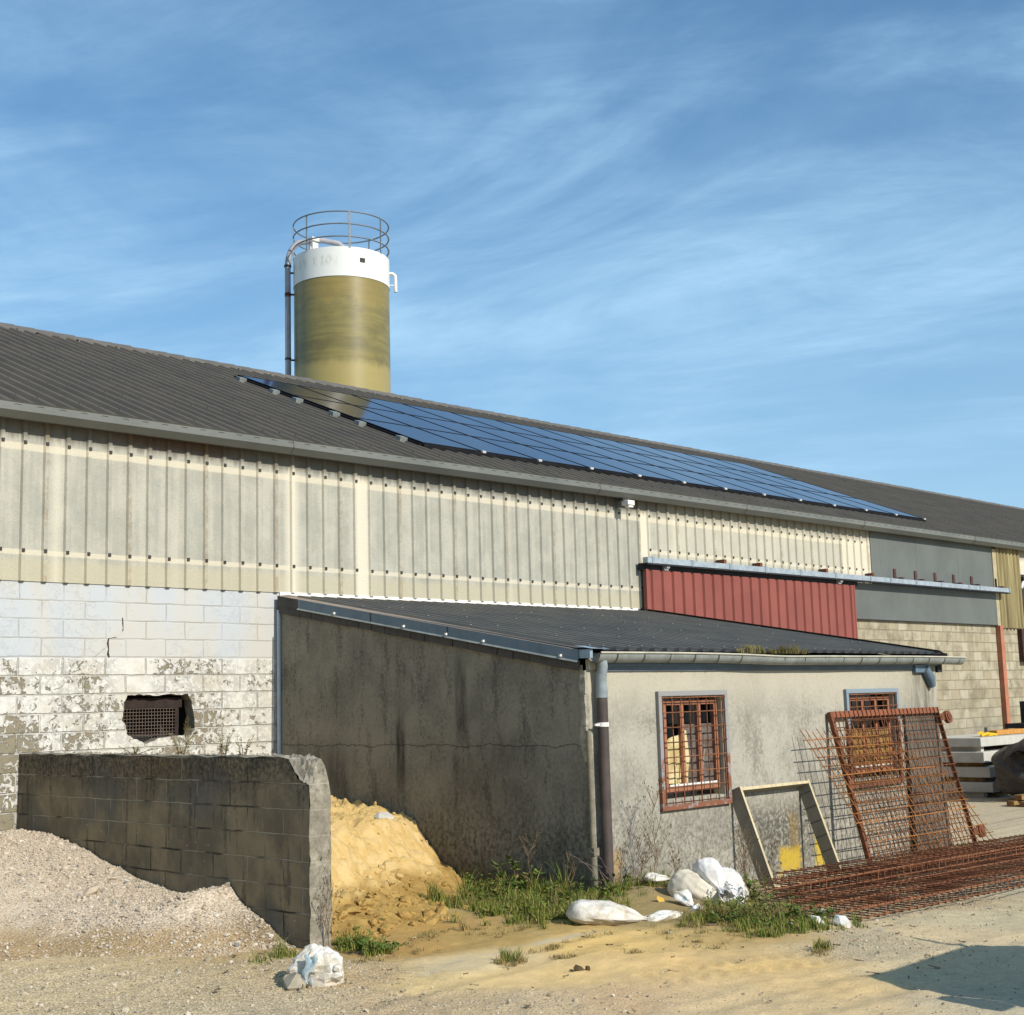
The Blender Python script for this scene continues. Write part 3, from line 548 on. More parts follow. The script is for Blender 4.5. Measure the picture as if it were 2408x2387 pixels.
# ================================================================== HALL
hall = root('industrial_hall', (6, D, GZ0), 'long industrial hall with cream ribbed cladding, painted block base and solar panels', 'industrial hall')
def hall_parts():
    P = lambda x, z: (x, D, z)
    # painted block wall with the broken vent opening
    vent = [(7.93,.13),(7.98,.205),(8.12,.212),(8.30,.195),(8.47,.215),(8.62,.20),(8.74,.215),(8.79,.13),(8.82,-.03),(8.84,-.18),(8.78,-.255),(8.60,-.262),(8.36,-.285),(8.22,-.335),(8.14,-.30),(8.03,-.262),(7.97,-.22),(7.96,-.12),(7.91,-.06),(7.925,.04)]
    rv = []
    for i in range(len(vent)):
        a, b = vent[i], vent[(i+1) % len(vent)]
        for k in range(3): f = k/3; rv.append((a[0]+(b[0]-a[0])*f+random.uniform(-.008,.008), a[1]+(b[1]-a[1])*f+random.uniform(-.008,.008)))
    mb = poly_wall(rect(-2, -2.3, XL+.06, 1.46), [rv], P, .16, (0,-1,0), 0, 1)
    obj('painted_wall', mb, [M['painted'], M['broken']], hall, 'white painted block wall, flaking below')
    mb = MB(); mb.box((7.9,D+.16,-.4),(8.9,D+.5,-.38)); mb.box((7.7,D+.55,-.5),(9,D+.6,.5)); mb.box((7.85,D+.16,-.4),(7.87,D+.55,.4)); mb.box((8.87,D+.16,-.4),(8.89,D+.55,.4)); mb.box((7.85,D+.16,.3),(8.89,D+.55,.32))
    v = obj('vent', mb, M['interior'], hall)
    mb = MB(); mb.box((7.90,D+.09,.06),(8.72,D+.15,.17)); mb.box((8.63,D+.09,-.30),(8.68,D+.13,.06)); mb.box((7.93,D+.10,-.25),(8.63,D+.13,-.225)); mb.box((7.93,D+.10,-.25),(7.95,D+.13,.06)); obj('vent_frame', mb, weathered('dark_red_frame', (.034,.020,.016), (.018,.012,.010), 9, .8), v)
    mb = MB()
    for i in range(19): x = 7.95+i*.0385; mb.tube([(x,D+.10,-.27),(x,D+.10,.07)], .0036, 5)
    for i in range(9): z = -.245+i*.037; mb.tube([(7.92,D+.097,z),(8.66,D+.097,z)], .0036, 5)
    obj('vent_mesh', mb, weathered('dull_wire', (.16,.12,.09), (.10,.07,.055), 40, .7), v)
    def cr(P_, w):
        mb = MB(); V = [(a[0]+q*w*.5*f, D-.003, a[1]+q*w*.4) for a, f in zip(P_, (1,1.4,.7,1.5,.8,1.2)) for q in (-1, 1)]; mb.add(V, [(2*i, 2*i+2, 2*i+3, 2*i+1) for i in range(len(P_)-1)]); obj('crack', mb, M['interior'], hall)
    for P_, w in (([(7.735,.83),(7.725,.78),(7.735,.72),(7.728,.66),(7.745,.62)], .016), ([(7.72,.745),(7.67,.70),(7.62,.665),(7.57,.625)], .010), ([(7.74,.825),(7.79,.838),(7.83,.842)], .010), ([(7.47,.53),(7.41,.49),(7.36,.475),(7.29,.435),(7.27,.42)], .008), ([(7.23,.36),(7.19,.30),(7.10,.275)], .008), ([(7.90,1.06),(7.905,1.0),(7.91,.95),(7.905,.91)], .010)): cr(P_, w)
    # bare block wall (right) and the pieces behind shed and door
    mb = MB(); mb.add([(XL+.06,D+.01,-2.3),(30.62,D+.01,-2.3),(30.62,D+.01,1.44),(XL+.06,D+.01,1.44)], [(0,1,2,3)]); mb.add([(30.62,D+.01,-2.3),(30.62,D+.3,-2.3),(30.62,D+.3,1.44),(30.62,D+.01,1.44)], [(0,1,2,3)])
    obj('block_wall', mb, M['bare'], hall, 'bare grey-tan block wall')
    # cladding with ribs
    X0, pit = 6.7095, .25
    def clad(mb, k0, k1, z0, z1, xa, xb):
        prof = [(xa, 0)]
        for k in range(k0, k1+1):
            c = X0+pit*k; prof += [(c-.036,0),(c-.021,-.028),(c+.021,-.028),(c+.036,0)]
        prof.append((xb, 0))
        n = len(prof); vs = [(x, D-.012+y, z) for z in (z0, z1) for x, y in prof]
        mb.add(vs, [(i, i+1, n+i+1, n+i) for i in range(n-1)])
        for k in range(k0, k1+1):                                   # hollow rib ends seen from below, their inner shade painted as black faces
            c = X0+pit*k; mb.add([(c-.036,D-.011,z0+.001),(c-.021,D-.039,z0+.001),(c+.021,D-.039,z0+.001),(c+.036,D-.011,z0+.001)], [(0,1,2,3)], 1)
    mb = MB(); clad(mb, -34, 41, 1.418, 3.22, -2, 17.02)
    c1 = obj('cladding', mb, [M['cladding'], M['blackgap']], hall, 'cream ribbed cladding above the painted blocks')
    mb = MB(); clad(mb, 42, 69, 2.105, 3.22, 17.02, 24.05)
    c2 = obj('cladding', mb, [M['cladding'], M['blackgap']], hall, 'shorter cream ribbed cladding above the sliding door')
    def clips(ks, zs, par):
        mb = MB()
        for k in ks:
            for z in zs:
                c = X0+pit*k+random.uniform(-.003,.003); zz = z+random.uniform(-.006,.006); mb.box((c-.0165,D-.052,zz-.018),(c+.0165,D-.041,zz+.018))
        obj('fastener', mb, [M['clip'], M['alu']], par)['kind'] = 'stuff'
    clips(range(-2, 42), (1.7468, 2.9029), c1); clips(range(42, 69), (2.365, 2.9029), c2)
    # white trim under the cladding over the shed roof
    mb = MB(); mb.box((XL+.02,D-.02,1.372),(16.93,D-.004,1.425)); mb.box((XL+.02,D-.016,1.335),(16.93,D+.0,1.372), 1); obj('flashing', mb, [M['whitetrim'], M['blackgap']], hall, 'white flaking trim strip under the cladding')  # lower black strip paints the shaded gap beneath the white trim
    # gutter
    prof = [(0,.0,.155),(0,-.02,.165),(0,-.005,.150),(0,-.005,.068),(0,.075,-.0),(0,.225,.02),(0,.235,.15)]
    g0, g1 = 3.115, 3.125; yo = D-.275
    mb = MB(); mb.sweep([(0, y, z) for _, y, z in prof], (-2, yo, g0-.01), (60, yo, g1+.015))
    gt = obj('gutter', mb, M['gutter'], hall)
    for x in [4.4, 10.05, 15.77, 19.6, 23.45, 28.0, 33]: mb = MB(); mb.sweep([(0, y-.006, z) for _, y, z in prof[1:5]], (x-.012, yo, g0), (x+.012, yo, g0)); obj('gutter_joint', mb, M['cap'], gt)
    mb = MB(); mb.box((-2, D-.05, 3.16), (60, D+.1, 3.30)); obj('eaves_board', mb, M['blackgap'], hall)
    # roof
    s = math.tan(math.radians(22)); ye, ze, yr = D-.24, 3.215, 21.38; zr = ze+(yr-ye)*s
    ca, sa = math.cos(math.radians(22)), math.sin(math.radians(22))
    mb = MB(); prof = []
    k = -40
    while -3+.25*(k+40) < 62:
        c = -3+.25*(k+40); prof += [(c-.060,0),(c-.032,.044),(c+.032,.044),(c+.060,0)]; k += 1
    n = len(prof)
    def row(y, z): return [(x, y-h*sa, z+h*ca) for x, h in prof]
    mb.add(row(ye-.03, ze-.03*s)+row(yr, zr), [(i, i+1, n+i+1, n+i) for i in range(n-1)])
    mb.add([(-3,yr,zr),(62,yr,zr),(62,28.9,zr-(28.9-yr)*s),(-3,28.9,zr-(28.9-yr)*s)], [(0,1,2,3)])
    rf = obj('roof', mb, M['roof'], hall, 'dark brown-grey profiled steel roof')
    mb = MB(); k = 0                                                 # overlapping ridge pieces
    x = -2.5
    while x < 60:
        w = .36; t = random.uniform(-.004, .004)
        a0, a1 = (x, yr-.20, zr-.20*s+.05+t), (x+w+.015, yr-.20, zr-.20*s+.062+t); b0, b1 = (x, yr, zr+.075+t), (x+w+.015, yr, zr+.087+t)
        mb.add([a0, a1, b1, b0], [(0,1,2,3)]); mb.add([a0, (a0[0], a0[1], a0[2]-.045), (a1[0]-.09, a1[1], a1[2]-.045), a1], [(0,1,2,3)])
        mb.add([b0, b1, (b1[0], yr+.2, b1[2]-.08), (b0[0], yr+.2, b0[2]-.08)], [(0,1,2,3)]); x += w
    obj('ridge_cap', mb, M['cap'], rf)
    mb = MB()                                                       # roof screws on the ribs
    for yy in np.arange(ye+.55, yr-.3, 1.25):
        for k in range(6, 190):
            if random.random() < .30: continue
            c = -3+.25*(k+8); z = ze+(yy-ye)*s; h = .046
            if 13.2 < c < 28.4 and 14.9 < yy < 19.8: continue
            mb.box((c-.010, yy-.012-h*sa, z+h*ca-.01), (c+.010, yy+.012-h*sa, z+h*ca+.008))
    obj('roof_screw', mb, weathered('roof_screw_head', (.07,.068,.062), (.04,.04,.04), 20, .5), rf)['kind'] = 'stuff'
    mb = MB()                                                       # frayed lower sheet ends over the gutter
    for k in range(30, 250):
        c = -3+.25*(k-4)+.125
        if k % 2: mb.bar((c, ye-.04, ze-.01), (c+.0, ye+.10, ze+.052), .09, .006, (0,-sa,ca))
    obj('roof_closure', mb, M['gutter'], rf)['kind'] = 'stuff'
    # back and gable walls
    mb = MB(); mb.box((-2.5,28.5,-2.3),(61,28.7,3.1)); obj('back_wall', mb, M['bare'], hall)
    for gx in (-2.4, 60.9): mb = MB(); mb.add([(gx,D,-2.3),(gx,28.5,-2.3),(gx,28.5,3.3),(gx,yr,zr-.05),(gx,D,3.2)], [(0,1,2,3,4)]); obj('gable_wall', mb, M['greypanel'], hall)
    #,(-2.4,28.5,3.3),(-2.4,yr,zr-.05),(-2.4,D,3.2)], [(0,1,2,3,4)]); mb.add([(60.9,D,-2.3),(60.9,28.5,-2.3),(60.9,28.5,3.3),(60.9,yr,zr-.05),(60.9,D,3.2)], [(0,1,2,3,4)]); obj('gable_wall', mb, M['greypanel'], hall)
    # grey panels
    mb = MB()
    for a, b in ((24.05, 25.83), (25.835, 27.62), (27.624, 29.25)): mb.box((a, D-.03, 2.0), (b, D-.005, 3.2))
    mb.box((22.9, D-.052, 1.415), (29.25, D-.006, 2.10)); mb.box((22.9, D-.045, 1.40), (29.25, D-.053, 1.414), 1)
    obj('grey_panel', mb, [M['greypanel'], M['blackgap']], hall, 'flat grey panel cladding behind the door rail')
    # red post
    mb = MB(); mb.box((29.24, D-.10, -2.3), (29.40, D+.0, 1.40)); mb.box((29.225, D-.05, 1.40), (29.40, D-.0, 3.1), 1); obj('post', mb, [M['redpost'], weathered('pale_edge_strip', (.42,.36,.22), (.33,.28,.17), 5)], hall, 'red-brown steel post on the block wall')
    # yellowed corrugated sheets and what stands beyond
    prof = [(29.42+i*.0125, D-.04-.035*math.sin(i*2*PI/14.)) for i in range(93)]
    mb = MB(); n = len(prof); mb.add([(x, y, 1.36) for x, y in prof]+[(x, y, 3.2) for x, y in prof], [(i, i+1, n+i+1, n+i) for i in range(n-1)], 0, True); obj('corrugated_sheet', mb, M['yellowsheet'], hall, 'yellowed corrugated plastic sheet')
    mb = MB(); mb.box((30.57, D+.0, 2.58), (36, D+.03, 3.2)); obj('lintel_cladding', mb, M['cladding'], hall)
    mb = MB(); mb.box((30.60, D+.3, -2.3), (36, D+.34, 2.58)); mb.box((30.56, D-.02, 2.54), (36, D+.05, 2.60)); mb.box((30.55,D-.06,.95),(36,D-.02,1.36)); d = obj('doorway', mb, M['interior'], hall, 'dark doorway at the far end')
    mb = MB(); mb.box((30.30, D-.10, .72), (30.52, D-.0, 1.34)); mb.box((30.30,D-.14,.62),(30.58,D-.0,.72)); obj('gutter_box', mb, weathered('dark_red_box', (.07,.03,.025), (.045,.02,.018), 6), hall)
    mb = MB(); mb.tube([(30.62+.02*i, D-.03, 2.28+.14*math.sin(i*PI/12)) for i in range(13)]+[(30.95,D-.03,2.2)], .035, 8); mb.tube([(30.78,D-.05,2.40),(30.78,D-.05,2.56)], .03, 6); obj('lamp_arm', mb, M['white'], hall)
    mb = MB(); mb.tube([(30.70, D-.10, 1.3), (30.70, D-.10, -2.1)], .05, 8); mb.tube([(30.86, D-.10, 1.3), (30.86, D-.10, -2.1)], .03, 8); obj('downpipe', mb, M['zinc'], hall)
    # sliding door with its rail
    mb = MB(); x0, x1, yd = 16.93, 23.13, D-.165
    prof = [(x0, .03), (x0, 0)]
    pw = (x1-x0)/23
    for k in range(23):
        c = x0+pw*(k+.18) if k else x0+.05; c = x0+.05+pw*k
        prof += [(c+.02,0),(c+.04,.034),(c+.09,.034),(c+.11,0)]
    prof += [(x1,0),(x1,.03)]
    n = len(prof); mb.add([(x, yd+y, z) for z in (-1.95, 2.03) for x, y in prof], [(i, i+1, n+i+1, n+i) for i in range(n-1)])
    mb.box((x0-.012, yd-.006, -1.95), (x0+.03, yd+.06, 2.035)); mb.box((x1-.03, yd-.006, -1.95), (x1+.01, yd+.06, 2.035)); mb.box((x0-.01,yd+.062,-1.95),(x1,yd+.075,2.03), 1)
    dr = obj('sliding_door', mb, [M['red'], M['blackgap']], hall, 'dull red ribbed sliding door')
    for hx in (17.42, 22.6): mb = MB(); mb.box((hx-.05, yd-.02, 2.035), (hx+.05, yd+.03, 2.10)); mb.tube([(hx-.04, yd-.03, 2.09), (hx+.04, yd-.03, 2.09)], .035, 8); obj('hanger', mb, M['alu'], dr)
    mb = MB(); yr_ = D-.21
    mb.box((16.86, yr_-.05, 2.125), (29.55, yr_+.05, 2.215)); mb.box((16.86, yr_-.045, 2.10), (29.55, yr_-.02, 2.125), 1); mb.box((16.86, yr_+.02, 2.10), (29.55, yr_+.045, 2.125), 1); mb.box((16.87,yr_+.07,2.02),(23.3,D-.05,2.13),1)  # last black box paints the hanger shadow below the rail
    rl = obj('door_rail', mb, [M['galv'], M['blackgap']], hall, 'long pale galvanised door rail')
    slv = weathered('rail_sleeve', (.30,.35,.39), (.24,.28,.31), 9, .5, .3)
    for x in (17.0, 18.02, 19.05, 20.1, 21.2, 22.35, 23.6, 24.35, 25.35, 26.4, 27.6, 28.1, 29.5): mb = MB(); mb.box((x-.03, yr_-.058, 2.118), (x+.03, yr_+.06, 2.224)); obj('rail_sleeve', mb, slv, rl)
    for x in (18.95, 20.0, 22.1, 23.75): mb = MB(); mb.box((x-.03, yr_-.02, 2.225), (x+.04, D-.06, 2.29)); obj('bracket', mb, M['rustplate'], rl)
    for x in (24.9, 25.73, 26.55, 27.36, 28.17, 29.3): mb = MB(); mb.box((x-.045, D-.05, 2.25), (x+.045, D-.035, 2.44)); mb.box((x-.03, yr_, 2.226), (x+.06, D-.05, 2.26)); obj('bracket', mb, weathered('dark_red_bracket', (.10,.035,.03), (.07,.03,.025), 9), rl)
hall_parts()
# small security lamp under the gutter
lamp = root('security_lamp', (16.45, D-.20, 3.08), 'small white lamp box hanging under the eaves gutter', 'lamp')
mb = MB(); mb.box((16.39, D-.30, 3.0), (16.55, D-.16, 3.075)); mb.box((16.42, D-.285, 2.965), (16.535, D-.20, 3.0)); obj('housing', mb, M['white'], lamp, bevel=.008)
mb = MB(); mb.box((16.36, D-.22, 3.075), (16.5, D-.12, 3.11)); obj('mount', mb, M['clip'], lamp)

# ================================================================== SOLAR PANELS
def solar():
    a = math.radians(22); ca, sa = math.cos(a), math.sin(a); n = Vector((0, -sa, ca)); u = Vector((0, ca, sa)); ux = Vector((1, 0, 0))
    p0 = Vector((13.30, D-.2, 3.22)) + n*.105
    base = p0 + u*((14.86-p0.y)/ca)
    pw, ph = 1.243, 1.705
    def pbox(mb, x0, x1, s0, s1, h0, h1, o, mi=0):
        vs = [o+ux*x+u*s+n*h for h in (h0, h1) for x, s in ((x0,s0),(x1,s0),(x1,s1),(x0,s1))]
        mb.add(vs, [(0,3,2,1),(4,5,6,7),(0,1,5,4),(1,2,6,5),(2,3,7,6),(3,0,4,7)], mi)
    r = root('solar_panel', base, '', 'solar panel', 'solar panels in three rows on the hall roof')
    mb = MB(); g = .008
    for x0, x1, s0, s1 in ((g,pw-g,g,.03),(g,pw-g,ph-.03,ph-g),(g,.03,.03,ph-.03),(pw-.03,pw-g,.03,ph-.03)): pbox(mb, x0, x1, s0, s1, -.03, .006, base)
    pbox(mb, g, pw-g, g, ph-g, -.028, -.012, base)
    obj('frame', mb, M['pvframe'], r)
    mb = MB(); pbox(mb, .03, pw-.03, .03, ph-.03, -.01, .002, base); obj('glass', mb, M['pv'], r)
    rows = ['bottom', 'middle', 'top']
    ordn = ['first','second','third','fourth','fifth','sixth','seventh','eighth','ninth','tenth','eleventh','twelfth']
    for j in range(3):
        for i in range(12):
            o = r if i == j == 0 else copy_tree(r)
            o.location = base + ux*(i*pw) + u*(j*ph)
            where = 'at the left end' if i == 0 else 'at the far right end' if i == 11 else ordn[i]+' from the left end'
            o['label'] = f'dark glossy solar panel in the {rows[j]} row on the roof, {where}'
    k = 0
    for j in range(3):
        for q, f in enumerate((.2, .8)):
            s_ = (j+f)*ph; mb = MB(); pbox(mb, -.05, 12*pw+.03, s_-.02, s_+.02, -.068, -.032, base); 
            rr = obj('mounting_rail', mb, M['pvframe'], None, loc=tuple(base+u*s_))
            tag(rr, ['lowest','second lowest','third lowest','third highest','second highest','topmost'][k]+' mounting rail with grey end block under the solar panels', 'mounting rail', 'rails under the solar panels'); k += 1
            mb = MB(); pbox(mb, -.19, -.051, s_-.06, s_+.06, -.085, .0, base); obj('end_block', mb, M['zinc'], rr)
    mb = MB()
    for i in range(1, 13): pbox(mb, i*pw-.035, i*pw+.035, -.03, .012, -.03, .016, base)
    cl = obj('panel_clamp', mb, M['white'], None, loc=tuple(base)); tag(cl, 'row of small white clamps along the lower edge of the solar panels', 'clamps', kind='stuff')
    mb = MB(); pbox(mb, 0, 12*pw, -.06, -.012, -.095, -.012, base); tr = obj('edge_trim', mb, M['pvframe'], None, loc=tuple(base)); tag(tr, 'black edge trim along the bottom of the solar panels', 'edge trim')
    mb = MB(); pbox(mb, -.05, -.012, 0, 3*ph, -.10, -.02, base); tr = obj('edge_trim', mb, M['pvframe'], None, loc=tuple(base)); tag(tr, 'black edge trim up the left side of the solar panels', 'edge trim')
solar()

# ================================================================== SILO
def silo():
    C = Vector((24.30, 30.52, 0)); R = 1.372
    r = root('silo', (C.x, C.y, GZ0), 'tall olive yellow silo with white top band and railing behind the hall roof', 'silo')
    def cyl(mb, z0, z1, rad, n=72, mi=0):
        mb.add([(C.x+rad*math.cos(2*PI*i/n), C.y+rad*math.sin(2*PI*i/n), z) for z in (z0, z1) for i in range(n)], [(i, (i+1) % n, n+(i+1) % n, n+i) for i in range(n)], mi, True)
    mb = MB(); cyl(mb, -1.85, 11.98, R); obj('tank', mb, M['silo'], r)
    mb = MB(); cyl(mb, 11.98, 12.83, R+.012); n = 72; mb.add([(C.x+(R+.012)*math.cos(2*PI*i/n), C.y+(R+.012)*math.sin(2*PI*i/n), 12.83) for i in range(n)], [tuple(range(n))]); obj('top_band', mb, M['silowhite'], r)
    ring = lambda z, rad, N=64: [(C.x+rad*math.cos(2*PI*i/N), C.y+rad*math.sin(2*PI*i/N), z) for i in range(N)]
    ca = math.atan2(-C.y, -C.x)                                     # direction of the camera seen from the silo
    rl = None
    for z in (13.86, 13.50, 13.13):
        mb = MB(); mb.tube(ring(z, R+.005), .021, 6, closed=True); obj('railing', mb, M['rail'], r)
    for k, da in enumerate((.17, .95, -.95+.17, -1.5, 1.75, 2.5, -2.4, 3.1)):
        a = ca+da; x, y = C.x+(R+.005)*math.cos(a), C.y+(R+.005)*math.sin(a); w = .03 if k == 0 else .014
        mb = MB(); mb.bar((x, y, 12.80), (x, y, 13.86), w*2, .03, (math.cos(a), math.sin(a), 0)); obj('railing_post', mb, M['rail'], r)
    # filling pipe up the left side and over the top
    sx = Vector((math.cos(YAW-.166), -math.sin(YAW-.166), 0)); tow = Vector((-C.x, -C.y, 0)).normalized()
    pc = C - sx*(R+.165) + tow*.1
    pts = [(pc.x, pc.y, -1.8), (pc.x, pc.y, 12.6)]
    for i in range(1, 13):
        a = i/12*PI*.5; q = pc + sx*(.42*(1-math.cos(a))); pts.append((q.x, q.y, 12.6+.75*math.sin(a)))
    q = pc + sx*1.0; pts.append((q.x, q.y, 13.42)); q = pc + sx*1.45; pts.append((q.x, q.y, 13.34)); q = pc+sx*1.75; pts.append((q.x, q.y, 13.1)); q = pc+sx*1.92; pts.append((q.x, q.y, 12.8))
    mb = MB(); mb.tube(pts, .084, 12); pp = obj('filling_pipe', mb, M['rail_pipe'], r)
    mb = MB()
    for z in (12.62, 11.78, 9.88): mb.tube([(pc.x, pc.y, z-.03), (pc.x, pc.y, z+.03)], .105 if z > 12 else .092, 12)
    for z in (12.42, 11.78, 9.85): mb.bar((pc.x, pc.y, z), tuple(pc+sx*.2+Vector((0,0,z))), .03, .05)
    obj('pipe_flange', mb, M['clip'], pp)
    mb = MB(); mb.tube([(pc.x, pc.y, 11.70), (pc.x, pc.y, 11.83)], .086, 12); obj('pipe_band', mb, weathered('red_band', (.32,.05,.05), (.25,.04,.04), 5), pp)
    oc = C + sx*(R+.01); mb = MB()
    mb.tube([tuple(oc+Vector((0,0,12.50))), tuple(oc+sx*.10+Vector((0,0,12.50))), tuple(oc+sx*.17+Vector((0,0,12.44))), tuple(oc+sx*.18+Vector((0,0,12.3))), tuple(oc+sx*.18+Vector((0,0,11.95)))], .05, 10); mb.tube([tuple(oc+Vector((0,0,12.15))), tuple(oc+sx*.18+Vector((0,0,12.15)))], .018, 6)
    obj('overflow_pipe', mb, M['white'], r)
    a = ca+.42+.02; cc = C+Vector((math.cos(a), math.sin(a), 0))*(R+.02); t = Vector((-math.sin(a), math.cos(a), 0))
    mb = MB(); mb.bar(tuple(cc-t*.075+Vector((0,0,12.47))), tuple(cc+t*.075+Vector((0,0,12.47))), .02, .12, (0,0,1)); obj('plate', mb, M['clip'], r, 'small dark plate on the white band')
    q = C - sx*.80 + tow*.1; mb = MB(); mb.box((q.x-.10, q.y-.10, 13.12), (q.x+.10, q.y+.10, 13.42)); mb.box((q.x-.16, q.y-.16, 13.36), (q.x+.16, q.y+.16, 13.46)); mb.bar((q.x-.1, q.y, 12.8), (q.x-.1, q.y, 13.2), .05, .05, (1,0,0)); obj('filter_box', mb, M['white'], r)
    for d, h in ((-.35, .33), (.18, .42), (.62, .38), (.82, .36)):
        q = C + sx*d; mb = MB(); mb.tube([(q.x, q.y, 12.8), (q.x, q.y, 12.8+h), tuple(q+sx*.12+Vector((0,0,12.8+h*.6)))], .025, 6); obj('vent_pipe', mb, M['rail'], r)
silo()

# ================================================================== SHED
shed = root('lean_to_shed', (XL, YF, GZ0), 'low rendered lean-to shed with grey ribbed roof and two barred windows', 'shed')
XR = 16.93
zt = lambda y: .345+(y-YF)*.185           # underside line of the roof along the side wall
def window(par, x0, x1, z0, z1, fm, label, full):
    """frame of angle iron with rebar grille standing proud, brown sash set back in the opening"""
    w = MB(); y = YF
    w.box((x0+.08, y+.145, z0+.09), (x1-.07, y+.15, z1-.08)); wd = obj('window', w, M['glass'], par, label)
    f = MB(); t = .052
    for a, b in (((x0,y-.045,z0),(x1,y-.012,z0+t)),((x0,y-.045,z1-t),(x1,y-.012,z1)),((x0,y-.045,z0+t),(x0+t,y-.012,z1-t)),((x1-t,y-.045,z0+t),(x1,y-.012,z1-t))): f.box(a, b)
    for a, b in (((x0+.002,y-.012,z0+.002),(x1-.002,y+.0,z0+.012)),((x0+.002,y-.012,z1-.012),(x1-.002,y,z1-.002)),((x0+.002,y-.012,z0+.012),(x0+.012,y,z1-.012)),((x1-.012,y-.012,z0+.012),(x1-.002,y,z1-.012))): f.box(a, b)
    obj('frame', f, fm, wd, bevel=.004)
    g = MB(); xa, xb, za, zb = x0+t+.01, x1-t-.01, z0+t, z1-t
    for i in range(8): x = xa+(xb-xa)*(i+.08)/7.16; g.tube([(x, y-.035, za-.004), (x+random.uniform(-.006,.006), y-.035, zb+.004)], .0068, 6)
    nz = 8
    for i in range(nz): z = za+(zb-za)*(i+.14)/(nz-.75); g.tube([(xa-.012, y-.047, z), (xb+.012, y-.047, z+random.uniform(-.005,.005))], .0068, 6)
    obj('grille', g, M['rust'], wd)
    s = MB(); a0, a1, b0, b1 = x0+.16, x1-.085, z0+.16, z1-.095; y -= .058
    for p, q in (((a0,y+.10,b0),(a1,y+.14,b0+.075)),((a0,y+.10,b1-.05),(a1,y+.14,b1))): s.box(p, q)
    for k in range(4):
        xc = a0+.028+(a1-a0-.056)*k/3; s.box((xc-.03, y+.098, b0+.075), (xc+.03, y+.14, b1-.05))
    obj('sash', s, M['sash'], wd, bevel=.004)
    l = MB(); l.box((a0+.06, y+.094, b0+.066), (a1-.06, y+.099, b0+.086)); obj('glazing_bead', l, M['white'], wd)
    if full:
        c = MB(); yy = y+.138
        def flat(pts, dy, mi): c.add([(x, yy-dy, z) for x, z in pts], [tuple(range(len(pts)))[::1]], mi)
        flat([(a0+.36,b0+.07),(a1-.03,b0+.07),(a1-.03,b1-.25),(a0+.30,b1-.25),(a0+.30,b0+.5)], .0, 1)
        flat([(a0+.03,b0+.10),(a0+.2,b0+.08),(a0+.40,b0+.09),(a0+.46,b0+.33),(a0+.42,b0+.62),(a0+.40,b0+.63),(a0+.36,b0+.60),(a0+.26,b0+.575),(a0+.20,b0+.57),(a0+.12,b0+.55),(a0+.03,b0+.48)], .006, 0)
        c.add([(a0+.03,yy-.012,b0+.10),(a0+.22,yy-.03,b0+.09),(a0+.17,yy-.02,b0+.22),(a0+.21,yy-.035,b0+.34),(a0+.03,yy-.012,b0+.26)], [(0,1,2,3,4)], 0)
        c.add([(a0+.26,yy-.012,b0+.10),(a0+.38,yy-.035,b0+.09),(a0+.41,yy-.02,b0+.25),(a0+.30,yy-.03,b0+.38)], [(0,1,2,3)], 0)
        c.tube([(a1-.30,yy-.01,b0+.08),(a1-.26,yy-.01,b0+.25),(a1-.22,yy-.01,b0+.42)], .012, 5, 2)
        obj('rubbish', c, [M['cardboard'], M['board'], M['timbergrey']], wd, 'torn cardboard and board stuffed behind the bars')
    else:
        c = MB()
        for k in range(3):
            xa_ = a0+.06+(a1-a0-.056)*k/3; c.box((xa_, y+.112, b0+.078), (xa_+(a1-a0)/3-.075, y+.13, b1-.40))
        obj('shutter', c, M['ply'], wd, 'yellow-brown boards behind the bars')
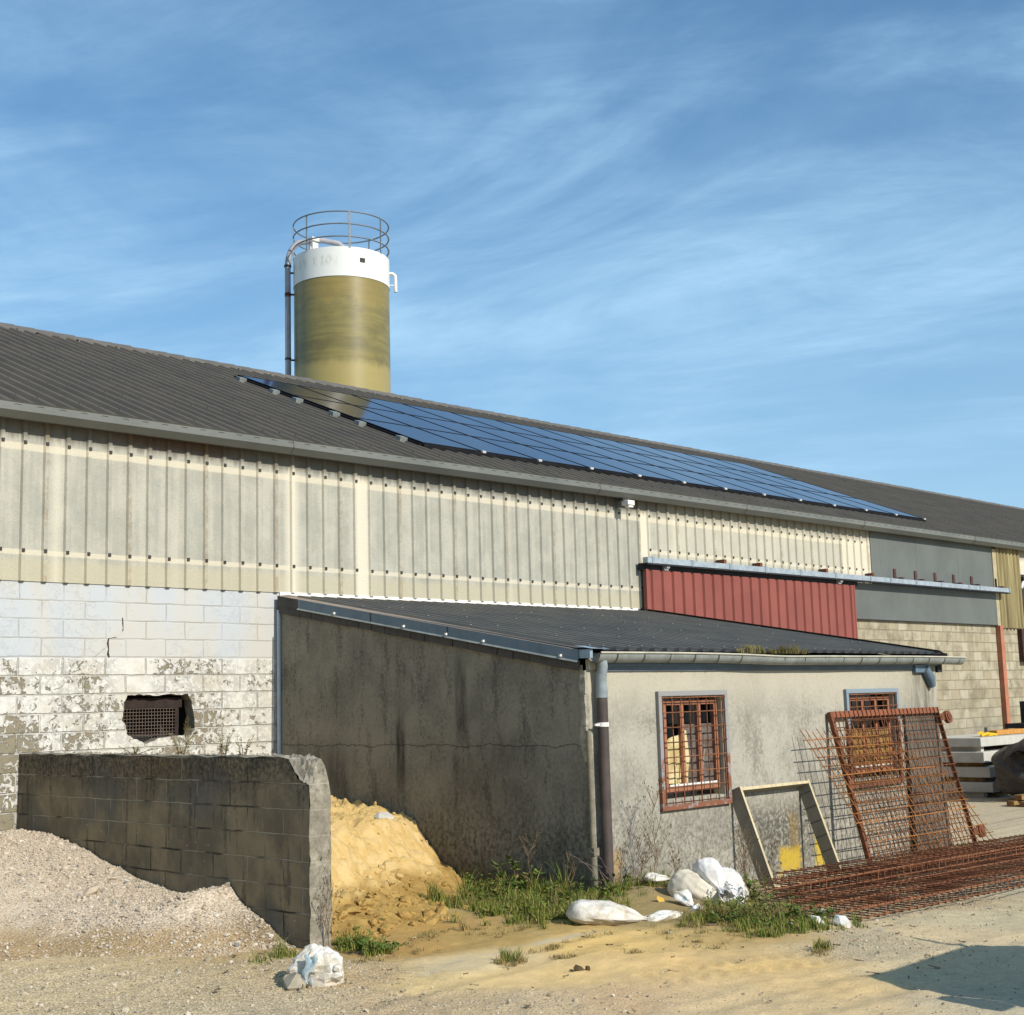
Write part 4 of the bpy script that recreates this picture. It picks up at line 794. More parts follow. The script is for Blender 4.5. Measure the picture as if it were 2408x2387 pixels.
def shed_parts():
    # side wall
    zs = [(13.84, zt(13.84)), (YF, zt(YF))]
    side = [(YF, -2.3), (13.84, -2.3), (13.84, zt(13.84)), (YF+.02, zt(YF)), (YF+.03, .10), (YF+.045, -.05), (YF+.02, -.2), (YF+.05, -.35), (YF+.06, -.45), (YF, -.5)]
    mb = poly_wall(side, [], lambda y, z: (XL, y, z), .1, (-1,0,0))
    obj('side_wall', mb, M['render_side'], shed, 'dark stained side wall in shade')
    w1 = rect(11.062+.085, -1.112+.10, 12.236-.06, .08-.06); w2 = rect(14.63+.085, -1.112+.10, 15.86-.06, .058-.06)
    mb = poly_wall([(XL, -2.3), (XR, -2.3), (XR, .40), (XL+.02, .40), (XL+.035, .1), (XL+.05, -.05), (XL+.03, -.2), (XL+.055, -.35), (XL+.04,-.47), (XL, -.5)], [w1, w2], lambda x, z: (x, YF, z), .17, (0,-1,0), 0, 1)
    obj('front_wall', mb, [M['render_front'], M['sill_cream']], shed, 'sunlit grey rendered front wall')
    # broken arris where the render fell away
    mb = MB(); z = -.58; rows = []
    while z < .34:
        w = .012+.055*max(0, MN.noise(Vector((z*4.3, 3.1, 0)))+.35)+random.uniform(0, .012); rows.append(((XL-.005, YF+.02+w, z), (XL-.002+random.uniform(-.006,.004), YF-.004+random.uniform(-.004,.012), z+random.uniform(-.01,.01)), (XL+.03+random.uniform(0,.02), YF-.006, z))); z += random.uniform(.015,.05)
    for a, b in zip(rows[:-1], rows[1:]): mb.add(list(a)+list(b), [(0,1,4,3),(1,2,5,4)])
    obj('broken_corner', mb, weathered('bare_render', (.36,.33,.26), (.20,.18,.135), 14, .95, 0, .6), shed)
    mb = MB(); mb.box((XR-.02, YF+.01, -2.3), (XR-.001, 13.8, .5)); mb.add([(XR-.001,YF+.01,.39),(XR-.001,13.8,1.25),(XR-.001,13.8,.5),(XR-.001,YF+.01,.38)], [(0,1,2,3)]); obj('end_wall', mb, M['render_side'], shed)
    mb = MB(); mb.box((XL+.3, YF+.9, -2.2), (XR-.3, YF+1.0, .3)); obj('inner_partition', mb, M['interior'], shed)
    # roof sheet, ribs run down the slope
    y0, z0, y1, z1 = 8.82, .485, D-.03, 1.375; L = math.hypot(y1-y0, z1-z0); ca, sa = (y1-y0)/L, (z1-z0)/L
    prof = [(XL-.02, 0)]; x = XL+.14
    while x < XR+.05: prof += [(x-.045,0),(x-.028,.032),(x+.028,.032),(x+.045,0)]; x += .2
    prof.append((XR+.08, 0)); n = len(prof)
    row = lambda y, z: [(x, y-h*sa, z+h*ca) for x, h in prof]
    mb = MB(); mb.add(row(y0, z0)+row(y1-.22, z1-.22*sa/ca), [(i, i+1, n+i+1, n+i) for i in range(n-1)])
    for k in range((n-2)//4):                                         # open rib ends at the eaves, black faces paint the shade inside
        q = row(y0, z0)[1+k*4:5+k*4]; mb.add([(a, b-.001, c) for a, b, c in q], [(0,1,2,3)], 1)
        q = row(y1-.22, z1-.22*sa/ca)[1+k*4:5+k*4]; mb.add(q, [(3,2,1,0)], 2)
    rf = obj('roof', mb, [M['shedroof'], M['blackgap'], M['flash_tan']], shed, 'dark grey ribbed lean-to roof')
    mb = MB(); mb.add([(XL+.1,y1-.30,z1-.30*sa/ca+.004),(XR+.08,y1-.30,z1-.30*sa/ca+.004),(XR+.08,y1-.10,z1-.10*sa/ca+.02),(XL+.1,y1-.10,z1-.10*sa/ca+.02)], [(0,1,2,3)], 1); mb.add([(XL,y1-.10,z1-.10*sa/ca+.02),(XR+.08,y1-.10,z1-.10*sa/ca+.02),(XR+.08,y1,z1+.01),(XL,y1,z1+.01)], [(0,1,2,3)]); obj('top_flashing', mb, [M['zincblue'], M['flash_tan']], rf)
    mb = MB()
    for yy in (y0+.14, y0+.95, y0+1.8, y0+2.7, y0+3.6):
        k = 0; x = XL+.14
        while x < XR:
            if random.random() < .33:
                z = z0+(yy-y0)*sa/ca; xx = x+random.uniform(-.006,.006); mb.box((xx-.012, yy-.012, z+.026), (xx+.012, yy+.012, z+.036))
            x += .2
    obj('screw_cap', mb, weathered('dull_screw_cap', (.30,.30,.28), (.16,.16,.15), 40, .6), rf)['kind'] = 'stuff'
    # verge flashing on the left, slates below
    dv = Vector((0, -(y1-y0), -(z1-z0))).normalized()
    T0, T1 = Vector((XL-.055, 13.80, 1.372)), Vector((XL-.055, 8.93, .492))
    mb = MB(); q0 = T0+(T1-T0)*.085
    mb.add([q0, T1, T1-Vector((0,0,.115)), q0-Vector((0,0,.118))], [(0,1,2,3)])
    mb.add([q0-Vector((.004,0,.106)), T1-Vector((.004,0,.104)), T1-Vector((.022,0,.120)), q0-Vector((.022,0,.122))], [(0,1,2,3)], 1)
    mb.add([T0, T1, T1+Vector((.19,0,.012)), T0+Vector((.19,0,.012))], [(0,3,2,1)], 2)
    mb.add([T0, q0, q0-Vector((-.004,0,.118)), T0-Vector((-.004,0,.118))], [(0,1,2,3)], 3)
    for f in (.36, .62): a = T0+(T1-T0)*f; mb.add([a-Vector((.003,0,.0)), a+dv*.02-Vector((.003,0,.0)), a+dv*.02-Vector((.003,0,.114)), a-Vector((.003,0,.114))], [(0,1,2,3)], 3)
    vf = obj('verge_flashing', mb, [M['zincblue'], M['zinc'], M['flash_tan'], M['slate']], shed, 'blue-grey metal verge flashing')
    mb = MB()
    for f in (.23, .48, .62, .735, .955): a = T0+(T1-T0)*f-Vector((.012,0,.085)); mb.box((a.x-.014, a.y-.010, a.z-.010), (a.x+.012, a.y+.010, a.z+.013))
    obj('flashing_bolt', mb, M['white'], vf)
    mb = MB(); nS = 22
    for k in range(nS):
        a = T0+(T1-T0)*(k/nS)-Vector((-.02,0,.105)); b = T0+(T1-T0)*((k+.965)/nS)-Vector((-.02,0,.105)); dz = .10+random.uniform(-.008,.006); sk = random.uniform(.0,.03)
        c, d = b-Vector((.0,-sk,dz)), a-Vector((0,-sk,dz)); th = Vector((.018,0,0))
        mb.add([a,b,c,d,a+th,b+th,c+th,d+th], [(0,1,2,3),(3,2,6,7),(0,3,7,4),(1,5,6,2)])
    obj('verge_slate', mb, M['slate'], shed)
    # right verge
    mb = MB(); A, B = Vector((XR+.06, 8.80, .50)), Vector((XR+.06, D-.03, 1.40))
    mb.add([A,B,B+Vector((.10,0,-.005)),A+Vector((.10,0,-.005)),A+Vector((0,0,-.12)),B+Vector((0,0,-.12)),A+Vector((.10,0,-.14)),B+Vector((.10,0,-.14))], [(0,1,2,3),(3,2,7,6)]); mb.add([A+Vector((-.12,0,.035)),B+Vector((-.12,0,.035)),B,A], [(0,1,2,3)]); obj('verge_flashing', mb, M['flash_tan'], shed, 'tan verge flashing at the far end')
    # eaves board, gutter, brackets
    mb = MB(); mb.box((XL+.16, YF-.03, .335), (XR+.0, YF-.004, .455)); mb.box((XL+.16, YF-.022, .285), (XR-.25, YF-.003, .335), 1); mb.box((XL+.05, YF-.02, .30), (XL+.155, YF-.002, .46), 2); obj('fascia', mb, [M['zincblue'], weathered('blue_grey_paint', (.13,.16,.19), (.10,.125,.15), 5), M['sill_cream']], shed)
    gy, gr = YF-.115, .078; ga, gb = Vector((XL+.02, gy, .445)), Vector((XR+.47, gy, .425))
    arc = [(0, -gr*math.cos(a)*1.0, -gr*math.sin(a)*1.05) for a in np.linspace(-.12, PI+.1, 15)]
    mb = MB()
    N = 36; xs = [ga+(gb-ga)*(i/N) for i in range(N+1)]
    for i in range(N):
        sag = lambda f: Vector((0, .004*math.sin(f*31), -.010*math.exp(-((f-.42)/.08)**2)+.006*math.sin(f*9)))
        a, b = xs[i]+sag(i/N), xs[i+1]+sag((i+1)/N)
        mb.sweep(arc, a, b, 0, True); mb.tube([a+Vector((0,-gr-.006,.012)), b+Vector((0,-gr-.006,.012))], .0105, 7, 1, cap=False)
    mb.add([gb+Vector(p) for p in arc], [tuple(range(15))]); mb.add([ga+Vector(p)*.98+Vector((.03,0,0)) for p in arc], [tuple(range(15))])
    gt = obj('gutter', mb, [M['zinc'], weathered('gutter_bead', (.50,.47,.36), (.38,.36,.29), 5, .6)], shed)
    k = 0; x = XL+.28
    while x < XR+.40:
        f = (x-ga.x)/(gb.x-ga.x); c = ga+(gb-ga)*f; mb = MB()
        o = [(0, p[1]*1.06, p[2]*1.06) for p in arc]; mb.sweep(o, c+Vector((-.008,0,0)), c+Vector((.008,0,0)), 0, True); obj('bracket', mb, M['slate'], gt); x += .41
    mb = MB(); mb.box((XL-.040, 8.79, .41), (XL+.0, 8.96, .492)); mb.add([(XL-.05,8.76,.497),(XL+.22,8.76,.497),(XL+.22,8.98,.535),(XL-.05,8.98,.535)], [(0,1,2,3)]); obj('verge_end', mb, weathered('pale_blue_zinc', (.22,.30,.36), (.28,.35,.40), 9, .5), shed)
    # outlet elbow and cast downpipe
    px, py = XL+.145, YF-.085
    mb = MB(); mb.tube([(px-.02, gy, .40), (px-.01, gy, .33), (px, py+.0, .22), (px, py, .12)], .052, 12); mb.tube([(px, py, .13), (px, py, .03)], .058, 12); el = obj('gutter_outlet', mb, weathered('pale_zinc', (.19,.215,.215), (.27,.31,.33), 9, .5), shed)
    mb = MB(); mb.tube([(px, py, .05), (px, py, -2.0)], .054, 14); dp = obj('downpipe', mb, M['downpipe'], shed, 'dark brown downpipe at the shed corner')
    mb = MB(); mb.tube([(px, py, -.205), (px, py, -.245)], .060, 14); mb.box((px-.12, py-.01, -.235), (px-.04, py+.01, -.215)); obj('clamp', mb, M['white'], dp)
    # old grey conduit standing in front of the corner
    mb = MB(); mb.tube([(XL-.005, YF-.03, -.28), (XL-.002, YF-.032, -.7), (XL-.0, YF-.035, -1.42)], .026, 8); mb.tube([(XL, YF-.035, -1.36), (XL, YF-.035, -2.0)], [.034,.036], 8); mb.box((XL-.035, YF-.075, -1.44), (XL+.04, YF+.0, -1.37)); obj('conduit', mb, M['conduit'], shed, 'pale grey conduit pipe up the corner')
    mb = MB(); mb.tube([(XL-.02, 13.82, 1.2), (XL-.02, 13.82, -1.9)], .025, 8); obj('conduit', mb, weathered('blue_white_pipe', (.42,.52,.60), (.36,.44,.5), 5), shed, 'thin pale blue pipe in the corner against the hall')
    # blue outlet hanging under the right end of the eaves
    mb = MB(); mb.box((XR-.62, YF-.055, .25), (XR-.30, YF-.002, .345)); mb.tube([(XR-.36, YF-.04, .30), (XR-.24, YF-.04, .17), (XR-.19, YF-.04, .07)], [.06,.075,.05], 8); obj('loose_outlet', mb, M['zincblue'], shed)
    mb = MB(); mb.box((XR+.01, YF-.03, .25), (XR+.13, YF+.5, .36)); obj('rafter_end', mb, M['blackgap'], shed)
    window(shed, 11.062, 12.236, -1.112, .080, M['winframe'], 'barred window full of torn cardboard', True)
    window(shed, 14.63, 15.86, -1.112, .058, M['winframe2'], 'barred window with boards, behind the rusty gate', False)
shed_parts()

# ================================================================== YARD WALL
def yard_wall():
    xa, xb, ya, yb = 6.731, 6.94, 8.927, 13.86
    r = root('block_wall', (xa, ya, GZ0), 'low stained concrete block wall with a broken top corner beside the gravel heap', 'block wall')
    top = []
    for y in np.linspace(yb, 9.32, 40): top.append((y, -.378+random.uniform(-.010,.008)))
    chip = [(9.19,-.395),(9.175,-.43),(9.165,-.435),(9.14,-.485),(9.115,-.49),(9.08,-.545),(9.05,-.55),(9.0,-.578),(8.97,-.575),(ya,-.592)]
    L = [(ya,-2.3),(yb,-2.3)]+top+chip
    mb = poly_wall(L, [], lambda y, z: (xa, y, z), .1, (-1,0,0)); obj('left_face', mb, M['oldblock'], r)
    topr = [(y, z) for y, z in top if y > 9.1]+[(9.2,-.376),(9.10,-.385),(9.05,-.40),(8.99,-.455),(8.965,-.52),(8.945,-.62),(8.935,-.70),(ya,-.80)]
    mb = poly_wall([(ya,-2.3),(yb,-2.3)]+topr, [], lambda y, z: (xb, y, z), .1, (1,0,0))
    # top strip and end face with the broken corner, as a rough sheet
    us = np.linspace(0, 1, 9)
    ys = [y for y, z in top]; rows = []
    for i, (y, z) in enumerate(top): rows.append([(xa+(xb-xa)*u, y, z+random.uniform(-.008,.01)*(0 < u < 1)) for u in us])
    LZ = lambda y: np.interp(-y, [-9.32,-9.19,-9.165,-9.115,-9.05,-9.0,-8.927], [-.378,-.395,-.435,-.49,-.55,-.578,-.592])
    for f in np.linspace(0, 1, 14)[1:]:
        row = []
        for u in us:
            yy0 = 9.32*(1-f)+f*(8.927+.0)
            zl = LZ(yy0); zr = np.interp(-yy0, [-9.32,-9.1,-9.05,-8.99,-8.965,-8.945,-8.927], [-.378,-.385,-.40,-.455,-.52,-.60,-.66])
            k = sstep(.0, .75, u); row.append((xa+(xb-xa)*u, yy0+random.uniform(-.014,.014)*(f < 1), zl*(1-k)+zr*k+(random.uniform(-.024,.024) if 0 < u < 1 else 0)))
        rows.append(row)
    end = rows[-1]
    for z in np.linspace(-.75, -2.3, 34):
        rows.append([(xa+(xb-xa)*u+(.006*math.sin(z*15)+random.uniform(-.004,.004) if u in (0,1) else 0), ya+random.uniform(-.004,.005), min(z, end[i][2]-.01)) for i, u in enumerate(us)])
    P = np.array(rows); mb2 = MB(); mb2.grid(P[:, ::-1], 0, False); obj('end_face', mb2, M['broken'], r, 'pale broken end of the wall')
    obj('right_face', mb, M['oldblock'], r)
    mb = MB()                                                        # debris on the top
    for k in range(70):
        y = random.uniform(9.15, 13.2); x = random.uniform(xa+.02, xb-.02); s = random.uniform(.006, .018)
        mb.add([(x-s,y,-.37),(x+s,y-s,-.37),(x+s,y+s,-.37),(x,y,-.37+s*1.3)], [(0,1,3),(1,2,3),(2,0,3)])
    obj('loose_mortar', mb, M['broken'], r)['kind'] = 'stuff'
yard_wall()

# ================================================================== HEAPS
PY = [8.72, 8.92, 9.30, 9.60, 9.88, 10.07, 10.15, 10.28, 10.67, 11.0, 11.5, 12.13, 12.45, 12.83, 13.2, 13.9]
PZ = [-1.98, -1.89, -1.77, -1.64, -1.56, -1.54, -1.57, -1.58, -1.545, -1.535, -1.455, -1.334, -1.26, -1.20, -1.165, -1.155]
def heap_z(x, y):
    sh = (6.73-x)*.47 + .05*fbm(x, y, .9, 3, 41)*2
    yy = y-sh
    z = np.interp(yy, PY, PZ)
    k = sstep(6.3, 5.2, x)                                            # gentler toe on the left
    z2 = np.interp(yy, [8.9, 9.3, 10.0, 11., 12.2, 13.2, 14], [-2.0, -1.86, -1.74, -1.52, -1.28, -1.16, -1.12])
    z = z*(1-k)+z2*k
    # ridge left by the loader bucket
    d = (x-6.50)*.75+(y-9.98)*.66; n = -(x-6.50)*.66+(y-9.98)*.75
    z = z + .125*np.exp(-(n/.12)**2)*sstep(.45, -.02, -d)*sstep(-.75, .05, -d+.0)*0
    crest = np.exp(-((y-10.02-(6.73-x)*.15)/.13)**2)*sstep(6.05, 6.5, x)*.115
    z = z + crest + .045*fbm(x, y, 1.6, 4, 51)+.014*fbm(x, y, 7, 3, 57)
    return z
def heightfield(name, x0, x1, y0, y1, st, zf, tone=None, floor=-.03):
    X, Y = np.meshgrid(np.arange(x0, x1+1e-6, st), np.arange(y0, y1+1e-6, st), indexing='ij')
    Z = zf(X, Y); keep = Z > gz(X, Y)-.06
    n, m = X.shape; idx = np.arange(n*m).reshape(n, m)
    F = np.stack([idx[:-1,:-1], idx[1:,:-1], idx[1:,1:], idx[:-1,1:]], -1).reshape(-1, 4)
    kf = (keep[:-1,:-1] | keep[1:,:-1] | keep[1:,1:] | keep[:-1,1:]).reshape(-1); F = F[kf]
    V = np.stack([X, Y, Z], -1).reshape(-1, 3); u, inv = np.unique(F, return_inverse=True)
    at = None
    if tone is not None: at = tone(X, Y, Z).reshape(-1, 4)[u]
    return npmesh(name, V[u], inv.reshape(F.shape), True, at)
ICO = None
def ico():
    p = (1+5**.5)/2
    v = np.array([(-1,p,0),(1,p,0),(-1,-p,0),(1,-p,0),(0,-1,p),(0,1,p),(0,-1,-p),(0,1,-p),(p,0,-1),(p,0,1),(-p,0,-1),(-p,0,1)], float); v /= np.linalg.norm(v[0])
    f = np.array([(0,11,5),(0,5,1),(0,1,7),(0,7,10),(0,10,11),(1,5,9),(5,11,4),(11,10,2),(10,7,6),(7,1,8),(3,9,4),(3,4,2),(3,2,6),(3,6,8),(3,8,9),(4,9,5),(2,4,11),(6,2,10),(8,6,7),(9,8,1)])
    return v, f
def stones(name, x, y, z, s, sink=.25):
    v, f = ico(); n = len(x)
    sc = s[:, None]*rng.uniform(.55, 1.25, (n, 3)); sc[:, 2] *= .75
    P = v[None]*(1+rng.uniform(-.22, .22, (n, 12, 1)))*sc[:, None, :]
    a = rng.uniform(0, 2*PI, n); ca, sa = np.cos(a)[:, None], np.sin(a)[:, None]
    tl = rng.normal(0, .35, (n, 1)); P[..., 2] += tl*P[..., 0]
    P = np.stack([P[...,0]*ca-P[...,1]*sa, P[...,0]*sa+P[...,1]*ca, P[...,2]], -1)
    P += np.stack([x, y, z+sc[:, 2]*(1-2*sink)*.6], -1)[:, None, :]
    F = (f[None]+(np.arange(n)*12)[:, None, None]).reshape(-1, 3)
    return npmesh(name, P.reshape(-1, 3), F, False)
def heaps():
    def tone(X, Y, Z):
        h = Z-gz(X, Y); n = fbm(X, Y, 2.3, 4, 61)
        damp = sstep(.23, .10, h+.10*n)*sstep(-.06, .04, h); br = np.array((.62, .50, .31)); 
        c = 1-(1-br)*(damp*.95)[..., None]
        dk = sstep(6.4, 6.6, X)*sstep(.3, .15, h)*.35; c = c*(1-dk)[..., None]
        pale = sstep(.1, .5, fbm(X, Y, 1.1, 3, 71)+.25)*.12; c = c*(1+pale)[..., None]
        return np.concatenate([c, np.ones(X.shape+(1,))], -1)
    r = heightfield('gravel_heap', 0., 6.745, 8.3, 13.86, .035, heap_z, tone)
    hp = obj('gravel_heap', r, M['heap'], None); tag(hp, 'big heap of pale gravel piled against the stained block wall', 'gravel heap')
    n = 38000
    x = rng.uniform(2.6, 6.72, n*2); y = rng.uniform(8.4, 13.84, n*2); z = heap_z(x, y); w = (z-gz(x, y))
    dens = np.clip(.35+.65*sstep(5.3, 6.5, x)+.5*fbm(x, y, 1.3, 3, 77), .12, 1)*sstep(-.03, .03, w)
    k = (rng.random(n*2) < dens); x, y, z = x[k][:n], y[k][:n], z[k][:n]
    s = rng.lognormal(math.log(.0068), .50, len(x))
    st = stones('gravel', x, y, z, s); g = obj('gravel', st, M['stone'], None); tag(g, 'loose pebbles lying on the gravel heap', 'gravel', kind='stuff')
    # pebbles on the yard
    n = 42000
    x = rng.uniform(3.6, 14.5, n*3); y = rng.uniform(3.3, 10.3, n*3)
    t = ground_tone(x, y)[:, 3]; ok = rng.random(n*3) < np.clip(t-.15, .015, 1)**1.4; x, y = x[ok][:n], y[ok][:n]
    near = sstep(40, 14, np.hypot(x, y)); z = gz(x, y)+near*(.035*fbm(x, y, .55, 3, 5)+.02*fbm(x, y, 3.2, 4, 9)+.008*fbm(x, y, 13, 3, 12))
    s = rng.lognormal(math.log(.0050), .48, len(x))
    st = stones('pebbles', x, y, z, s, .2); g = obj('pebbles', st, M['gstone'], None); tag(g, 'pebbles scattered over the yard ground', 'pebbles', kind='stuff')
heaps()
def sand_z(x, y):
    yf = np.interp(x, [6.9, 7.4, 7.9, 8.4, 9.2, 10.0], [9.15, 9.10, 9.15, 9.40, 9.85, 10.38]) + .12*fbm(x, y, 1.8, 3, 81)
    d = y-yf
    A = np.interp(d, [-.3, 0, .3, .6, .9, 1.15, 1.5, 2.0, 2.6, 3.5, 5], [-.15, 0, .09, .17, .24, .52, .80, .92, .97, .98, 1.0])   # left: apron then steep face
    B = np.interp(d, [-.3, 0, .25, .5, .85, 1.05, 1.25, 1.7, 2.2, 3.0, 5], [-.12, 0, .09, .22, .47, .65, .70, .78, .80, .82, .83])   # along the shed wall
    k = sstep(7.8, 9.6, x); h = A*(1-k)+B*k
    st = sstep(.05, .4, h)
    ero = .10*fbm(x, y, 2.0, 4, 83)+.075*(np.abs(fbm(x, y, 4.5, 4, 87))-.15)*1.6+.026*fbm(x, y, 15, 4, 89)
    cl = .06*np.maximum(0, fbm(x, y, 7.5, 2, 91)-.18)*2.2*sstep(.5, .1, h)
    q = h*5.5+1.5*fbm(x, y, 2.6, 4, 101)+.5*fbm(x, y, 9, 3, 103); fr = q-np.floor(q); scarp = .060*(sstep(0, .22, fr)-fr)*sstep(.04, .2, h)*sstep(-.35, .3, fbm(x, y, 1.9, 3, 107)+.1)
    return gz(x, y)+h+(ero+cl)*(.35+.65*st)+scarp
def sandheap():
    me = heightfield('sand_heap', 6.93, 10.005, 8.6, 13.86, .022, sand_z)
    o = obj('sand_heap', me, M['sand'], None); tag(o, 'heap of yellow sand between the block wall and the shed', 'sand heap')
    n = 1500; x = rng.uniform(6.98, 9.97, n); y = rng.uniform(9.0, 12.6, n); zz = sand_z(x, y); hh = zz-gz(x, y); k = (hh > -.02) & (rng.random(n) < .25+.6*sstep(.55, .15, hh)+.25*(fbm(x, y, 1.5, 3, 111) > .1)); x, y, zz = x[k], y[k], zz[k]
    me = stones('sand_crumbs', x, y, zz, rng.lognormal(math.log(.011), .5, len(x)), .3); o = obj('sand_crumbs', me, M['sand'], None); tag(o, 'small sand crumbs over the face of the yellow sand heap', 'sand crumbs', kind='stuff')
    # clods broken from the heap
    n = 150; x = rng.uniform(7.0, 9.3, n); y = np.interp(x, [6.9, 7.9, 8.4, 9.3], [9.3, 9.3, 9.5, 9.95])+rng.uniform(-.35, .75, n)
    me = stones('sand_clods', x, y, np.maximum(sand_z(x, y), gz(x, y)), rng.lognormal(math.log(.028), .5, n), .3); o = obj('sand_clods', me, M['sand'], None); tag(o, 'crumbled sand clods at the foot of the yellow sand heap', 'sand clods', kind='stuff')
    for i, (x, y, s, lab) in enumerate(((9.35, 11.15, .09, 'pale stone lump sticking out of the top of the sand heap'), (7.62, 9.55, .085, 'sand lump with a dark underside at the foot of the sand heap'), (7.30, 9.42, .06, 'small sand lump by the end of the block wall'), (8.75, 10.35, .10, 'rounded brown clod in the face of the sand heap'))):
        me = stones('sand_lump', np.array([x]), np.array([y]), np.array([float(sand_z(np.array([x]), np.array([y]))[0])]), np.array([s]), .2)
        o = obj('sand_lump', me, M['concrete'] if i == 0 else M['sand'], None, loc=(x, y, float(sand_z(np.array([x]), np.array([y]))[0]))); tag(o, lab, 'lump')
sandheap()
def gzf(x, y): return float(max(gz(x, y), sand_z(np.array([x]), np.array([y]))[0] if 6.95 < x < 9.99 and y > 8.7 else -9))
for x, y, s, lab in ((7.37, 6.70, .045, 'dark earth clod lying alone on the pale sand'), (9.62, 6.55, .05, 'brown clod on the ground before the mesh stack')):
    me = stones('earth_clod', np.array([x, x+.05, x-.05]), np.array([y, y-.03, y+.02]), np.array([gzf(x, y)]*3), np.array([s, s*.7, s*.6]), .3); o = obj('earth_clod', me, M['clod'], None, loc=(x, y, gzf(x, y))); tag(o, lab, 'clod')
for x, y, s, lab in ((10.52, 6.75, .10, 'pale angular rubble stone at the end of the rusty cages'), (10.30, 7.15, .085, 'flat grey rubble stone in the grass beside the rusty cages'), (10.62, 8.42, .15, 'long weathered stone behind the left white sack'), (10.0, 6.45, .06, 'white lump of plaster rubble nearest the cage ends'), (10.18, 6.33, .07, 'white flat plaster rubble under the cage ends'), (9.85, 6.62, .05, 'small white plaster rubble in the grass edge')):
    me = stones('rubble', np.array([x]), np.array([y]), np.array([gzf(x, y)]), np.array([s]), .15); o = obj('rubble', me, M['rock'] if 'white' not in lab.split()[0] else M['white'], None, loc=(x, y, gzf(x, y))); tag(o, lab, 'rubble')

# ================================================================== LEANING THINGS
def formwork():
    r = root('formwork_frame', (12.93, 8.4, -1.97), 'empty pale timber box frame leaning on the wall between the two windows', 'timber frame')
    x0, x1 = 12.266, 13.60; u = Vector((0, .350, .937)); n = Vector((0, .937, -.350)); P = Vector((x0, 8.392, -1.983)); H = 1.105; d = .165; t = .034
    ex = Vector((1, 0, 0))
    def pl(a0, a1, s0, s1, name, mat):
        mb = MB(); vs = [P+ex*a+u*s+n*h for h in (0, d) for a, s in ((a0,s0),(a1,s0),(a1,s1),(a0,s1))]
        mb.add(vs, [(0,1,2,3),(4,7,6,5),(0,4,5,1),(1,5,6,2),(2,6,7,3),(3,7,4,0)], 0)
        for f in mb.f[:]: pass
        for i in (1, 2, 3, 4, 5): mb.m[i] = 1
        obj(name, mb, [M['timber'], M['timbergrey']], r, bevel=.003)
    W_ = x1-x0
    pl(0, t, 0, H+.012, 'side_plank', 0); pl(W_-t, W_, 0, H+.012, 'side_plank', 0); pl(t+.001, W_-t-.001, .01, .01+t, 'bottom_plank', 0); pl(t+.001, W_-t-.001, H-t, H, 'top_plank', 0)
    mb = MB()
    for k in range(6):                                               # saw kerfs across the right plank
        s = .16+k*.165; c = P+ex*(W_-t-.002)+u*s; mb.bar(tuple(c+n*.0), tuple(c+n*d), .004, .009, (1,0,0))
    obj('kerf', mb, M['blackgap'], r)
    mb = MB()
    for k in range(4): a = P+ex*(.2+k*.27)+u*(H+.003)+n*.05; mb.add([a, a+ex*.2+u*.004, a+ex*.2+n*.07+u*.018, a+ex*.1+n*.09+u*.03, a+n*.08+u*.012], [(0,1,2,3,4)])
    obj('mortar_crust', mb, M['concrete'], r)
formwork()
def gate():
    A = Vector((14.20, 8.415, -2.04)); B = Vector((14.20, 8.858, -.205)); v = (B-A); H = v.length; v.normalize(); ex = Vector((1, 0, 0)); n = v.cross(ex); W_ = 2.60
    if n.y > 0: n = -n                                              # towards the yard
    r = root('rusty_gate', tuple(A+ex*W_/2), 'rusty steel mesh gate with rollers leaning against the shed wall over a window', 'gate')
    P = lambda a, s, h=0.: A+ex*a+v*s+n*h
    mb = MB(); mb.bar(P(.03,0), P(.03,H), .06, .055, n); obj('stile', mb, M['rustplate'], r, bevel=.004)
    mb = MB(); mb.bar(P(W_-.02,0), P(W_-.02,H), .04, .05, n); obj('stile', mb, M['rustplate'], r, bevel=.004)
    mb = MB(); mb.bar(P(.06,H-.035), P(W_-.04,H-.035), .075, .05, n); obj('top_rail', mb, weathered('orange_rust', (.25,.088,.042), (.19,.066,.034), 12, .85), r, bevel=.004)
    mb = MB(); mb.bar(P(.06,.03), P(W_-.04,.03), .07, .05, n); obj('bottom_rail', mb, M['rustplate'], r, bevel=.004)
    mb = MB(); k = 0
    a = .11
    while a < W_-.03:
        if a > .50 or 1: mb.tube([P(a+random.uniform(-.004,.004),.0,.033), P(a+.0,H*.5+random.uniform(-.004,.004),.036), P(a+random.uniform(-.005,.005),H+.0,.033)], .0054, 5)
        a += .098
    s = .10
    while s < H-.06: mb.tube([P(.02,s,.041), P(W_*.5,s+random.uniform(-.005,.005),.041), P(W_+.0,s,.041)], .0054, 5); s += .104
    obj('wire_mesh', mb, M['rust'], r)
    for s in (.27, H-.13):
        mb = MB(); mb.bar(P(W_,s,-.005), P(W_+.20,s+.015,-.005), .09, .012, n); w = obj('roller_bracket', mb, M['rustplate'], r)
        c = P(W_+.23, s, .0); mb = MB(); N = 20
        for h0, h1, rad in ((-.028,.022,.082),(.022,.034,.05)):
            q = [[c+(ex*math.cos(2*PI*i/N)+v*math.sin(2*PI*i/N))*rad+n*h for i in range(N)] for h in (h0, h1)]
            mb.add(q[0]+q[1], [(i, (i+1) % N, N+(i+1) % N, N+i) for i in range(N)]); mb.add(q[1], [tuple(range(N))]); mb.add(q[0], [tuple(range(N))[::-1]])
        obj('roller', mb, M['rustplate'], w)
gate()
